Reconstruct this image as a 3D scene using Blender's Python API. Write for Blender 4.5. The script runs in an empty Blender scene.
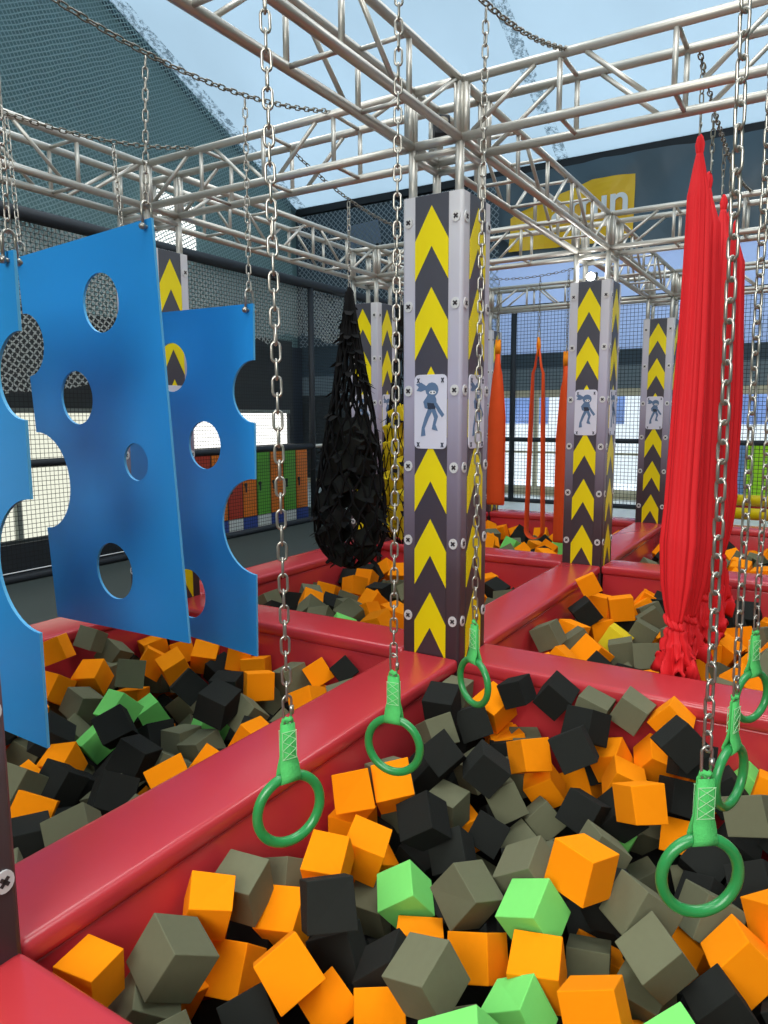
import bpy, bmesh, math, random
from mathutils import Vector, Matrix, Quaternion
random.seed(5)
WORLD=3.2; LN=230; LL=220; LF=240; LE=460; EXPO=0.0
PI=math.pi; SC=bpy.context.scene; COL=SC.collection
# ------------------------------------------------------------------ materials
def lin(c):
    r=[]
    for v in c:
        v/=255; r.append(v/12.92 if v<=.04045 else ((v+.055)/1.055)**2.4)
    return (*r,1)
class NT:
    def __init__(s,name):
        s.m=bpy.data.materials.new(name); s.m.use_nodes=True; s.t=s.m.node_tree; s.n=s.t.nodes; s.l=s.t.links
        s.b=s.n['Principled BSDF']; s.o=s.n['Material Output']
    def add(s,ty,**k):
        n=s.n.new(ty)
        for a,v in k.items(): setattr(n,a,v)
        return n
    def link(s,a,b): s.l.new(a,b)
def mat(name,c,rough=.6,metal=0,var=.0,vscale=6,bump=0,bscale=40,spec=.5,rnd=0,coat=0):
    t=NT(name); b=t.b
    b.inputs['Base Color'].default_value=lin(c); b.inputs['Roughness'].default_value=rough; b.inputs['Metallic'].default_value=metal
    b.inputs['Specular IOR Level'].default_value=spec; b.inputs['Coat Weight'].default_value=coat
    tc=t.add('ShaderNodeTexCoord')
    if var or rnd:
        hsv=t.add('ShaderNodeHueSaturation'); hsv.inputs['Color'].default_value=lin(c)
        ad=t.add('ShaderNodeMath',operation='MULTIPLY_ADD'); ad.inputs[1].default_value=2*var; ad.inputs[2].default_value=1-var
        no=t.add('ShaderNodeTexNoise'); no.inputs['Scale'].default_value=vscale; no.inputs['Detail'].default_value=4
        t.link(tc.outputs['Object'],no.inputs['Vector']); t.link(no.outputs['Fac'],ad.inputs[0])
        if rnd:
            oi=t.add('ShaderNodeObjectInfo'); m2=t.add('ShaderNodeMath',operation='MULTIPLY_ADD'); m2.inputs[1].default_value=2*rnd; m2.inputs[2].default_value=1-rnd
            t.link(oi.outputs['Random'],m2.inputs[0]); m3=t.add('ShaderNodeMath',operation='MULTIPLY'); t.link(ad.outputs[0],m3.inputs[0]); t.link(m2.outputs[0],m3.inputs[1]); t.link(m3.outputs[0],hsv.inputs['Value'])
        else: t.link(ad.outputs[0],hsv.inputs['Value'])
        t.link(hsv.outputs[0],b.inputs['Base Color'])
    if bump:
        n2=t.add('ShaderNodeTexNoise'); n2.inputs['Scale'].default_value=bscale; n2.inputs['Detail'].default_value=3; t.link(tc.outputs['Object'],n2.inputs['Vector'])
        bp=t.add('ShaderNodeBump'); bp.inputs['Strength'].default_value=bump; bp.inputs['Distance'].default_value=.01; t.link(n2.outputs['Fac'],bp.inputs['Height']); t.link(bp.outputs[0],b.inputs['Normal'])
    return t.m
def emis(name,c,st):
    t=NT(name); e=t.add('ShaderNodeEmission'); e.inputs[0].default_value=lin(c); e.inputs[1].default_value=st; t.link(e.outputs[0],t.o.inputs[0]); return t.m
def netmat(name,c,pitch,w,ax=('X','Z'),rot=0,warp=0,alpha=1,rough=.8):
    t=NT(name); tc=t.add('ShaderNodeTexCoord'); mp=t.add('ShaderNodeSeparateXYZ')
    src=tc.outputs['Object']
    if warp:
        no=t.add('ShaderNodeTexNoise'); no.inputs['Scale'].default_value=2.2; no.inputs['Detail'].default_value=3; t.link(src,no.inputs['Vector'])
        va=t.add('ShaderNodeVectorMath',operation='MULTIPLY_ADD'); va.inputs[1].default_value=(warp,)*3; t.link(no.outputs['Color'],va.inputs[0]); t.link(src,va.inputs[2]); src=va.outputs[0]
    t.link(src,mp.inputs[0])
    a,b2=mp.outputs[ax[0]],mp.outputs[ax[1]]
    def M(op,x,y):
        m=t.add('ShaderNodeMath',operation=op)
        for i,v in enumerate((x,y)):
            if isinstance(v,(int,float)): m.inputs[i].default_value=v
            elif v is not None: t.link(v,m.inputs[i])
        return m.outputs[0]
    if rot:
        cs,sn=math.cos(rot),math.sin(rot)
        a,b2=M('ADD',M('MULTIPLY',a,cs),M('MULTIPLY',b2,sn)),M('ADD',M('MULTIPLY',a,-sn),M('MULTIPLY',b2,cs))
    ga=M('LESS_THAN',M('FRACT',M('DIVIDE',a,pitch),None),w); gb=M('LESS_THAN',M('FRACT',M('DIVIDE',b2,pitch),None),w)
    g=M('MULTIPLY',M('MAXIMUM',ga,gb),alpha)
    tr=t.add('ShaderNodeBsdfTransparent'); mx=t.add('ShaderNodeMixShader'); t.b.inputs['Base Color'].default_value=lin(c); t.b.inputs['Roughness'].default_value=rough
    t.link(g,mx.inputs[0]); t.link(tr.outputs[0],mx.inputs[1]); t.link(t.b.outputs[0],mx.inputs[2]); t.link(mx.outputs[0],t.o.inputs[0]); return t.m
def transl(name,c,ct,mix):
    t=NT(name); d=t.add('ShaderNodeBsdfDiffuse'); r=t.add('ShaderNodeBsdfTranslucent'); m=t.add('ShaderNodeMixShader')
    tc=t.add('ShaderNodeTexCoord'); no=t.add('ShaderNodeTexNoise'); no.inputs['Scale'].default_value=.35; no.inputs['Detail'].default_value=4; t.link(tc.outputs['Object'],no.inputs['Vector'])
    cr=t.add('ShaderNodeValToRGB'); cr.color_ramp.elements[0].position=.3; cr.color_ramp.elements[0].color=(*[v*.82 for v in lin(ct)[:3]],1); cr.color_ramp.elements[1].position=.7; cr.color_ramp.elements[1].color=lin(ct)
    t.link(no.outputs['Fac'],cr.inputs[0]); t.link(cr.outputs[0],r.inputs[0])
    d.inputs[0].default_value=lin(c); m.inputs[0].default_value=mix
    t.link(d.outputs[0],m.inputs[1]); t.link(r.outputs[0],m.inputs[2]); t.link(m.outputs[0],t.o.inputs[0]); return t.m
def gradmat(name,stops,rough=.35,metal=.0,spec=.5,bump=0):
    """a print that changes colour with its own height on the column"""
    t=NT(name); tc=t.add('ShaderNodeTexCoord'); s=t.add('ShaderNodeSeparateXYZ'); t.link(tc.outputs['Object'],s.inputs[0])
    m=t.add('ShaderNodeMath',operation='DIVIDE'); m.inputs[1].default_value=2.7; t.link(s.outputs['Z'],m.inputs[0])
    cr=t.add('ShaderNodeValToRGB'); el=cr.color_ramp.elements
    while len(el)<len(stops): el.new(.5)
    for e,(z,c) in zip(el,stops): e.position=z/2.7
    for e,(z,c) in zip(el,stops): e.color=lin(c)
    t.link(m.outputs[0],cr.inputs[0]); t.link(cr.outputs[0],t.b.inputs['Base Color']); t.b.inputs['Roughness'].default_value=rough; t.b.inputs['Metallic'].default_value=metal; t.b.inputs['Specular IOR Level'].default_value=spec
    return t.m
M={}
M['orange']=mat('orange_foam',(255,146,4),.95,var=.04,rnd=.05,bump=.25,bscale=260,spec=.15)
M['grey']=mat('grey_foam',(108,109,85),.95,var=.05,rnd=.1,bump=.25,bscale=260,spec=.15)
M['black']=mat('black_foam',(34,36,33),.95,var=.06,rnd=.2,bump=.25,bscale=260,spec=.2)
M['green']=mat('green_foam',(126,222,112),.95,var=.03,rnd=.04,bump=.25,bscale=260,spec=.15)
M['yellow']=mat('yellow_foam',(232,205,40),.95,var=.03,bump=.25,bscale=260,spec=.15)
M['deepblack']=mat('charcoal_foam',(24,24,24),.95,var=.1,spec=.15)
M['red']=mat('red_vinyl',(190,54,60),.24,var=.05,vscale=1.5,bump=.12,bscale=9,spec=.5)
M['blue']=mat('blue_plastic_sheet',(42,150,222),.34,var=.02,vscale=2,spec=.4,bump=.02,bscale=3)
M['blue_edge']=mat('blue_plastic_edge',(90,178,228),.5)
M['steel']=mat('galvanised_chain_steel',(172,168,158),.3,metal=.85,var=.06,vscale=30)
M['darksteel']=mat('weathered_chain_steel',(120,116,104),.45,metal=.8,var=.1,vscale=30)
M['alu']=mat('aluminium_truss_tube',(186,184,175),.42,metal=.5,var=.06,vscale=5,bump=.05,bscale=30)
M['ring']=mat('green_ring_plastic',(44,142,72),.28,var=.06,vscale=8,spec=.6,bump=.05,bscale=20)
M['strap']=mat('green_webbing',(86,196,104),.8,var=.1,vscale=90,bump=.4,bscale=300,spec=.2)
M['thread']=mat('pale_stitching',(176,226,172),.8)
M['silk']=mat('red_silk_fabric',(222,36,42),.65,var=.05,vscale=12,spec=.25)
M['sling']=mat('orange_webbing_fabric',(232,84,34),.75,var=.06,vscale=10,spec=.2)
M['slingloop']=mat('amber_webbing',(240,140,20),.7,spec=.2)
M['netrope']=mat('black_net_cord',(14,14,14),.9,spec=.2)
M['netyel']=mat('black_loose_cord',(18,17,14),.9,spec=.2)
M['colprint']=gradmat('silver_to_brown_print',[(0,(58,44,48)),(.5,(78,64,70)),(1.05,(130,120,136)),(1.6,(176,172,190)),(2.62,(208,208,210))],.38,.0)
M['panelprint']=gradmat('charcoal_chevron_print',[(0,(66,54,58)),(.9,(70,62,70)),(2.62,(74,76,84))],.4)
M['chev']=mat('yellow_chevron_print',(236,216,8),.42,var=.02,spec=.35)
M['plate']=mat('pale_plate_print',(214,214,226),.45,var=.03,vscale=5)
M['mark']=mat('slate_blue_print',(92,118,150),.5)
M['markdark']=mat('navy_print',(44,52,70),.5)
M['white']=mat('white_print',(226,228,228),.5)
M['screw']=mat('white_screw_cap',(208,208,206),.4)
M['screwx']=mat('screw_cross_recess',(50,44,46),.6)
M['floor']=mat('dark_green_rubber_mat',(46,55,52),.8,var=.12,vscale=3,bump=.2,bscale=120)
M['floorl']=mat('pale_concrete_floor',(205,208,200),.5,var=.05,vscale=2)
M['pitbase']=mat('pit_base_foam',(26,26,26),.95)
M['blackpad']=mat('black_foam_pipe_cover',(24,30,36),.7,var=.1,vscale=8,bump=.1,bscale=30)
M['navy']=mat('dark_navy_board',(38,46,58),.7,var=.06)
M['darkwall']=mat('charcoal_painted_board',(46,52,54),.85,var=.08,vscale=2)
M['teal']=mat('teal_tent_fabric',(106,134,134),.8,var=.14,vscale=.6,bump=.3,bscale=2)
M['gable']=mat('slate_grey_fabric',(60,76,86),.75,var=.14,vscale=1,bump=.3,bscale=3)
M['blacktrim']=mat('black_roof_channel',(22,24,28),.6)
M['seam']=mat('worn_seam_tape',(92,118,128),.8,var=.35,vscale=25)
M['banner']=mat('slate_vinyl_banner',(72,90,100),.45,var=.1,vscale=1.2,spec=.5)
M['signyel']=mat('yellow_banner_print',(234,186,22),.45,var=.04,vscale=3)
M['lightboard']=mat('pale_grey_board',(112,126,132),.7,var=.05)
M['cream']=mat('cream_window_frame',(196,188,160),.6,var=.05)
M['greyframe']=mat('grey_window_post',(120,128,122),.6)
M['frost']=emis('frosted_daylight_pane',(232,234,216),1.15)
M['frostb']=emis('bright_daylight_pane',(255,255,250),1.6)
M['outwall']=mat('outside_blue_facade',(120,146,196),.7,var=.5,vscale=1.4)
M['outground']=mat('outside_pale_paving',(246,247,244),.8)
M['lk_o']=mat('orange_locker_door',(232,124,24),.5); M['lk_g']=mat('green_locker_door',(92,170,48),.5); M['lk_r']=mat('red_locker_door',(186,58,34),.5)
M['lk_b']=mat('blue_locker_base',(50,74,150),.6); M['lk_w']=mat('white_locker_base',(214,220,216),.6); M['lk_f']=mat('locker_carcass',(60,56,54),.6)
M['lime']=mat('lime_board',(168,232,20),.5); M['skyb']=mat('pale_blue_board',(120,160,214),.5); M['amberb']=mat('amber_board',(244,160,30),.5)
M['roller']=mat('yellow_roller_vinyl',(222,196,12),.4,spec=.5)
M['netblack']=netmat('black_safety_net',(20,24,24),.052,.12)
M['netback']=netmat('black_safety_net_far',(24,28,32),.07,.12,ax=('Y','Z'))
M['netgrey']=netmat('grey_knotted_net',(158,164,160),.062,.30,rot=.9,warp=.12)
M['nethigh']=netmat('pale_high_net',(142,166,164),.075,.26,rot=.5,warp=.05)
M['netgable']=netmat('pale_gable_net',(140,152,158),.1,.2,ax=('Y','Z'),rot=.75)
M['roof']=transl('translucent_roof_membrane',(186,204,212),(150,172,186),.55)
M['clere']=transl('translucent_blue_sheet',(160,175,196),(140,160,194),.6)
M['flood']=emis('floodlight_lens',(255,255,250),14)
t=NT('scuffed_roof_seam'); tc=t.add('ShaderNodeTexCoord'); no=t.add('ShaderNodeTexNoise'); no.inputs['Scale'].default_value=9; no.inputs['Detail'].default_value=8; no.inputs['Roughness'].default_value=.8; t.link(tc.outputs['Object'],no.inputs['Vector'])
cr=t.add('ShaderNodeValToRGB'); cr.color_ramp.elements[0].position=.47; cr.color_ramp.elements[0].color=(0,0,0,1); cr.color_ramp.elements[1].position=.56; cr.color_ramp.elements[1].color=(.75,.75,.75,1); t.link(no.outputs['Fac'],cr.inputs[0])
tr=t.add('ShaderNodeBsdfTransparent'); mx=t.add('ShaderNodeMixShader'); t.b.inputs['Base Color'].default_value=lin((96,124,134)); t.link(cr.outputs[0],mx.inputs[0]); t.link(tr.outputs[0],mx.inputs[1]); t.link(t.b.outputs[0],mx.inputs[2]); t.link(mx.outputs[0],t.o.inputs[0]); M['scuff']=t.m
M['glass']=None
t=NT('thin_window_glass'); tr=t.add('ShaderNodeBsdfTransparent'); tr.inputs[0].default_value=(.93,.96,1,1); gl=t.add('ShaderNodeBsdfGlossy'); gl.inputs['Roughness'].default_value=.05; mx=t.add('ShaderNodeMixShader'); mx.inputs[0].default_value=.06
t.link(tr.outputs[0],mx.inputs[1]); t.link(gl.outputs[0],mx.inputs[2]); t.link(mx.outputs[0],t.o.inputs[0]); M['glass']=t.m
# ------------------------------------------------------------------ mesh helpers
class MB:
    def __init__(s): s.v=[]; s.f=[]; s.mi=[]
    def poly(s,pts,m=0): b=len(s.v); s.v+= [tuple(p) for p in pts]; s.f.append(tuple(range(b,b+len(pts)))); s.mi.append(m)
    def box(s,x0,x1,y0,y1,z0,z1,m=0):
        b=len(s.v); s.v+=[(x,y,z) for x in(x0,x1) for y in(y0,y1) for z in(z0,z1)]
        for q in((0,1,3,2),(4,6,7,5),(0,4,5,1),(2,3,7,6),(0,2,6,4),(1,5,7,3)): s.f.append(tuple(b+i for i in q)); s.mi.append(m)
    def tube(s,pts,r,n=8,closed=False,m=0,cap=True):
        pts=[Vector(p) for p in pts]; N=len(pts); rr=r if isinstance(r,(list,tuple)) else [r]*N
        b=len(s.v); up=None
        for i,p in enumerate(pts):
            a=pts[(i-1)%N] if (closed or i>0) else p; c=pts[(i+1)%N] if (closed or i<N-1) else p
            d=(c-a).normalized()
            if up is None: up=d.orthogonal().normalized()
            up=(up-d*up.dot(d)); up=up.normalized() if up.length>1e-6 else d.orthogonal().normalized()
            w=d.cross(up)
            for k in range(n):
                t=2*PI*k/n; s.v.append(tuple(p+(up*math.cos(t)+w*math.sin(t))*rr[i]))
        for i in range(N if closed else N-1):
            j=(i+1)%N
            for k in range(n):
                k2=(k+1)%n; s.f.append((b+i*n+k,b+i*n+k2,b+j*n+k2,b+j*n+k)); s.mi.append(m)
        if cap and not closed:
            s.f.append(tuple(b+k for k in range(n))[::-1]); s.mi.append(m); s.f.append(tuple(b+(N-1)*n+k for k in range(n))); s.mi.append(m)
    def prism(s,pts,fa,fb,m=0):
        """pts 2D; fa, fb map a 2D point to the two faces"""
        n=len(pts); b=len(s.v); s.v+=[tuple(fa(*p)) for p in pts]+[tuple(fb(*p)) for p in pts]
        s.f.append(tuple(range(b,b+n))); s.mi.append(m); s.f.append(tuple(range(b+2*n-1,b+n-1,-1))); s.mi.append(m)
        for i in range(n): j=(i+1)%n; s.f.append((b+i,b+n+i,b+n+j,b+j)); s.mi.append(m)
    def mesh(s,name,mats,smooth=False,fix=True):
        me=bpy.data.meshes.new(name); me.from_pydata(s.v,[],s.f)
        for m in(mats if isinstance(mats,(list,tuple)) else [mats]): me.materials.append(M[m])
        for p,i in zip(me.polygons,s.mi): p.material_index=i; p.use_smooth=smooth
        if fix:
            bm=bmesh.new(); bm.from_mesh(me); bmesh.ops.recalc_face_normals(bm,faces=bm.faces); bm.to_mesh(me); bm.free()
        return me
def link(name,me,parent=None,loc=(0,0,0),rot=None,kind=None,scale=None):
    o=bpy.data.objects.new(name,me); COL.objects.link(o); o.location=loc
    if rot is not None:
        if isinstance(rot,Quaternion): o.rotation_mode='QUATERNION'; o.rotation_quaternion=rot
        else: o.rotation_euler=rot
    if scale: o.scale=scale
    if parent: o.parent=parent
    if kind: o['kind']=kind
    return o
def tag(o,label,cat,group=None):
    o['label']=label; o['category']=cat
    if group: o['group']=group
    return o
def thing(name,label,cat,loc=(0,0,0),group=None,rot=None):
    return tag(link(name,None,None,loc,rot),label,cat,group)
def bev(o,w,seg=2):
    m=o.modifiers.new('bevel','BEVEL'); m.width=w; m.segments=seg; m.limit_method='ANGLE'; m.angle_limit=.6
    for p in o.data.polygons: p.use_smooth=True
    m.harden_normals=True
    return o
# ------------------------------------------------------------------ measures (metres; X runs away to the right, Y away to the left)
SU,SV=3.09,2.473; H=2.623; W=.379; ZB=2.904; T=.29; FZ=-.4; PB=-.8
# ------------------------------------------------------------------ setting
def structure(name,mb,mats,smooth=False): return link(name,mb.mesh(name,mats,smooth),None,kind='structure')
PX0,PX1,PY0,PY1=-SU-.19,2*SU+.19,-SV-.19,SV+.19
b=MB()
for x0,x1,y0,y1 in((-9,PX0,-8,10.5),(PX1,7.6,-8,10.5),(PX0,PX1,-8,PY0),(PX0,PX1,PY1,10.5)): b.box(x0,x1,y0,y1,FZ-.05,FZ,0)
b.box(7.6,12,-8,10.5,FZ-.05,FZ,1); b.box(PX0,PX1,PY0,PY1,PB-.05,PB,2)
structure('floor',b,['floor','floorl','pitbase'])
def roofz(x): return 6.7+.45*(12-x) if x>0 else 6.7+.45*(12+x)
b=MB()
b.poly([(12,-8,roofz(12)),(0,-8,roofz(0)),(0,10.5,roofz(0)),(12,10.5,roofz(12))]); b.poly([(0,-8,roofz(0)),(-9,-8,roofz(-9)),(-9,10.5,roofz(-9)),(0,10.5,roofz(0))])
structure('ceiling',b,'roof')
b=MB(); b.poly([(-9,10.5,FZ),(12,10.5,FZ),(12,10.5,6.7),(0,10.5,roofz(0)),(-9,10.5,roofz(-9))]); structure('wall_left',b,'teal')
b=MB(); b.poly([(-9,-8,FZ),(12,-8,FZ),(12,-8,6.7),(0,-8,roofz(0)),(-9,-8,roofz(-9))]); structure('wall_right',b,'teal')
b=MB(); b.box(-9.05,-9,-8,10.5,FZ,roofz(-9)); structure('wall_front',b,'teal')
b=MB(); b.box(12,12.1,-8,10.5,FZ,-.28,0); b.box(12,12.1,-8,10.5,1.95,2.45,3); b.box(12,12.1,-8,10.5,2.45,2.78,2); b.box(12,12.1,5.4,10.5,2.78,4.95,2); b.box(12,12.1,-8,10.5,4.95,6.7,2); b.box(12,12.1,6.5,10.5,-.28,1.95,1)
structure('wall_back',b,['cream','darkwall','gable','lightboard'])
b=MB(); b.box(11.86,12,-8,10.4,6.6,6.78); structure('trim_1',b,'blacktrim')
b=MB()
p0,p1=Vector((12,10.44,6.7)),Vector((0,10.44,roofz(0)))
b.tube([p0,p1],.09,6); structure('trim_2',b,'seam')
b=MB(); b.poly([(11.9,3.1,roofz(11.9)-.03),(4,3.15,roofz(4)-.03),(4,3.45,roofz(4)-.03),(11.9,3.35,roofz(11.9)-.03)]); structure('trim_3',b,'scuff')
b=MB(); b.poly([(11.9,10.0,roofz(11.9)-.03),(1,10.0,roofz(1)-.03),(1,10.42,roofz(1)-.03),(11.9,10.42,roofz(11.9)-.03)]); structure('trim_4',b,'scuff')
b=MB(); b.poly([(12.05,-8,2.78),(12.05,5.4,2.78),(12.05,5.4,4.95),(12.05,-8,4.95)]); structure('window_1',b,'clere')
b=MB(); b.poly([(12.05,-8,-.28),(12.05,6.5,-.28),(12.05,6.5,1.95),(12.05,-8,1.95)]); w2=structure('window_2',b,'glass')
b=MB(); y=-7.5
while y<6.5: b.box(11.98,12.06,y-.05,y+.05,-.28,1.95); y+=1.25
b.box(11.97,12.07,-8,6.5,1.8,1.97); b.box(11.97,12.07,-8,6.5,-.3,-.2); b.box(11.99,12.05,-8,6.5,.55,.6)
link('window_frame',b.mesh('window_frame','cream'),w2)
# beyond the glass
b=MB(); b.box(12.6,30,-20,20,-.6,-.5); structure('ground_outside',b,'outground')
b=MB(); b.box(17,18,-16,16,-.5,1.15,1); b.box(17.2,19,-16,16,1.15,4.6,0)
for k in range(14): b.box(17.1,17.25,-15+k*2.2,-14.6+k*2.2,1.0,4.6,1)
tag(link('facade',b.mesh('facade',['outwall','outground'])),'blue and white building front seen outside through the far windows','building')
# left partition with lit panes
b=MB(); b.box(-9,6.72,6.5,6.6,FZ,-.1,0); b.box(-9,6.72,6.5,6.6,1.49,2.75,0); b.box(6.6,6.72,6.5,6.6,-.1,1.49,0); structure('wall_left_partition',b,'darkwall')
b=MB(); b.poly([(-9,6.56,-.1),(3.4,6.56,-.1),(3.4,6.56,1.49),(-9,6.56,1.49)],0); b.poly([(3.4,6.56,-.1),(6.6,6.56,-.1),(6.6,6.56,1.49),(3.4,6.56,1.49)],1); w3=structure('window_3',b,['frost','frostb'])
b=MB(); x=-8.2
while x<6.4: b.box(x-.03,x+.03,6.49,6.58,-.1,1.49); x+=1.9
b.box(-9,6.6,6.48,6.6,1.46,1.52)
link('window_frame',b.mesh('window_frame','greyframe'),w3)
b=MB(); b.poly([(6.9,10.42,4.9),(8.3,10.42,4.9),(8.3,10.42,6.0),(6.9,10.42,6.2)]); structure('window_4',b,'frostb')
b=MB(); b.poly([(11.95,7.8,5.65),(11.95,8.9,5.6),(11.95,8.8,6.15),(11.95,7.9,6.2)]); structure('window_5',b,'clere')
b=MB(); b.box(6.8,11.9,10.3,10.45,FZ,3.2); structure('wall_left_lower',b,'navy')
# nets and fences
def fence_post(x,y,z0,z1,parent,r=.04): b=MB(); b.tube([(0,0,0),(0,0,z1-z0)],r,10); return link('post',b.mesh('post','blackpad',True),parent,(x,y,z0))
def rail(p0,p1,parent,r,m='blackpad',name='rail'):
    b=MB(); p0=Vector(p0);p1=Vector(p1); n=max(2,int((p1-p0).length/1.5)); pts=[p0.lerp(p1,i/n) for i in range(n+1)]; b.tube(pts,r,10); return link(name,b.mesh(name,m,True),parent)
f=thing('safety_fence','long black pipe fence with fine black netting in front of the lockers and left windows','fence',(0,5.6,FZ))
for x in(-5.75,-2.8,.15,3.12,6.1,9.0): fence_post(x,0,0,4.0,f,.05)
rail((-8,0,3.98),(10.35,0,3.98),f,.075); rail((-8,0,1.3),(6.1,0,1.3),f,.045); rail((6.1,0,1.3),(10.35,0,1.3),f,.03,'alu'); rail((-8,0,.04),(10.35,0,.04),f,.05); rail((6.1,0,.35),(10.35,0,.35),f,.03,'alu')
b=MB(); b.poly([(-8,.0,.05),(10.35,.0,.05),(10.35,.0,3.95),(-8,.0,3.95)]); link('net',b.mesh('net','netblack'),f)
b=MB(); b.box(-8,2.6,.02,.05,.03,.42); link('kick_board',b.mesh('kick_board','blackpad'),f)
b=MB(); b.tube([(-8,-.03,.12),(2.6,-.03,.12)],.006,6); link('edge_cord',b.mesh('edge_cord','white'),f)
g=MB(); n=70; pts=[]
for i in range(n+1):
    x=-8+i*15.6/n; pts.append((x,(1.5+max(0,min(1,(x-.3)/5.5))*1.25)+random.uniform(-.07,.07)))
for i in range(n):
    (x0,z0),(x1,z1)=pts[i],pts[i+1]; w0,w1=.05*math.sin(i*.9),.05*math.sin((i+1)*.9)
    g.poly([(x0,5.72+w0,z0),(x1,5.72+w1,z1),(x1,5.72+w1,3.55),(x0,5.72+w0,3.55)])
tag(link('hanging_net',g.mesh('hanging_net','netgrey',fix=False)),'grey knotted net bunched up behind the black fence with a ragged lower edge','net')
g=MB(); g.poly([(-9,10.25,3.2),(11.5,10.25,3.2),(11.5,10.25,6.9),(0,10.25,11.9),(-9,10.25,8)])
tag(link('hanging_net',g.mesh('hanging_net','nethigh',fix=False)),'large pale net hung high over the teal tent wall at the left','net')
g=MB(); g.poly([(11.7,10.2,3.2),(11.7,4.6,3.2),(11.7,4.6,6.5),(11.7,10.2,6.5)])
tag(link('hanging_net',g.mesh('hanging_net','netgable',fix=False)),'pale net over the dark end wall behind the black cargo net','net')
f=thing('rear_fence','black pipe fence with netting along the far bright windows','fence',(10.5,0,FZ))
for y in(-6.4,-2.6,3.72): fence_post(0,y,0,4.0,f,.055)
rail((0,-7.5,3.98),(0,5.6,3.98),f,.05); rail((0,-7.5,1.31),(0,5.6,1.31),f,.045); rail((0,-7.5,.04),(0,5.6,.04),f,.045)
b=MB(); b.poly([(0,-7.5,.05),(0,5.6,.05),(0,5.6,3.95),(0,-7.5,3.95)]); link('net',b.mesh('net','netback',fix=False),f)
# lockers
def locker(x,col,base,label):
    t=thing('locker',label,'locker',(x,6.0,FZ),'row of lockers behind the left fence'); w=.33
    b=MB(); b.box(.0,w,.0,.38,.0,1.32); link('carcass',b.mesh('carcass','lk_f'),t)
    b=MB(); b.box(.012,w-.012,-.02,.0,.2,1.3); d=bev(link('door',b.mesh('door',col),t),.006)
    b=MB(); b.tube([(.055,-.035,.72),(.055,-.02,.72)],.032,12); b.box(.04,.07,-.04,-.03,.6,.72); link('lock',b.mesh('lock','blackpad'),d)
    b=MB(); b.box(.005,w-.005,-.02,.0,.0,.19); link('plinth',b.mesh('plinth',base),t)
LK=[('lk_o','lk_b','orange locker with blue base, leftmost of the locker row'),('lk_r','lk_w','red locker with white base, left of the two red ones'),('lk_o','lk_b','orange locker with blue base, standing between the two red lockers'),('lk_r','lk_w','red locker with white base, right of the two red ones'),('lk_o','lk_b','orange locker with blue base, between a red and a green locker'),('lk_g','lk_w','green locker with white base, left of the two green ones'),('lk_o','lk_b','orange locker with blue base, between the two green lockers'),('lk_g','lk_w','green locker with white base, right of the two green ones'),('lk_o','lk_b','orange locker with blue base, at the right end of the row')]
for k,(c,bs,lb) in enumerate(LK): locker(3.39+.341*k,c,bs,lb)
# banner
def bz(y,z): return 11.78+.05*math.sin(y*2.1+z*3)+.03*math.sin(y*5.3-z*2.2)+.02*math.sin(y*9+z*7)
t=thing('banner','slate vinyl banner with yellow panel and white letters high on the end wall','banner',(0,0,0))
g=MB(); ny,nz=60,14
def ztop(y): return 6.6
def zbot(y): return 4.72 if y<3.9 else 4.72+.9*(y-3.9)
V=[[None]*(nz+1) for _ in range(ny+1)]
for i in range(ny+1):
    y=-7.5+i*(12.6)/ny
    for j in range(nz+1):
        z=zbot(y)+(ztop(y)-zbot(y))*j/nz; V[i][j]=(bz(y,z),y,z)
for i in range(ny):
    for j in range(nz): g.poly([V[i][j],V[i+1][j],V[i+1][j+1],V[i][j+1]])
me=g.mesh('banner_sheet','banner',True,fix=False); bm=bmesh.new(); bm.from_mesh(me); bmesh.ops.remove_doubles(bm,verts=bm.verts,dist=.0005); bm.to_mesh(me); bm.free()
link('banner_sheet',me,t)
g=MB()
def yspan(z):
    # left boundary leans: sheet is folded back at the upper left
    yl=4.35 if z<5.75 else 4.35-(z-5.75)*4.0
    return 1.72,max(1.9,yl)
nz=12; ny=20; z0,z1=4.96,6.2
for j in range(nz):
    za,zb=z0+(z1-z0)*j/nz,z0+(z1-z0)*(j+1)/nz
    for i in range(ny):
        def P(u,z): a,b_=yspan(z); y=a+(b_-a)*u; return (bz(y,z)-.035,y,z)
        g.poly([P(i/ny,za),P((i+1)/ny,za),P((i+1)/ny,zb),P(i/ny,zb)])
yp=link('yellow_panel',g.mesh('yellow_panel','signyel',True,fix=False),t)
cu=bpy.data.curves.new('lettering','FONT'); cu.body='am\u0131n'; cu.size=.86; cu.extrude=.012; cu.offset=.012; cu.materials.append(M['white']); cu.space_character=.98
tmp=bpy.data.objects.new('tmp',cu); COL.objects.link(tmp); bpy.context.view_layer.update(); me=bpy.data.meshes.new_from_object(tmp); bpy.data.objects.remove(tmp); me.materials.clear(); me.materials.append(M['white']); me.name='lettering'
lo=link('lettering',me,yp,(11.66,3.40,5.44)); lo.rotation_euler=(PI/2,0,-PI/2)
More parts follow.
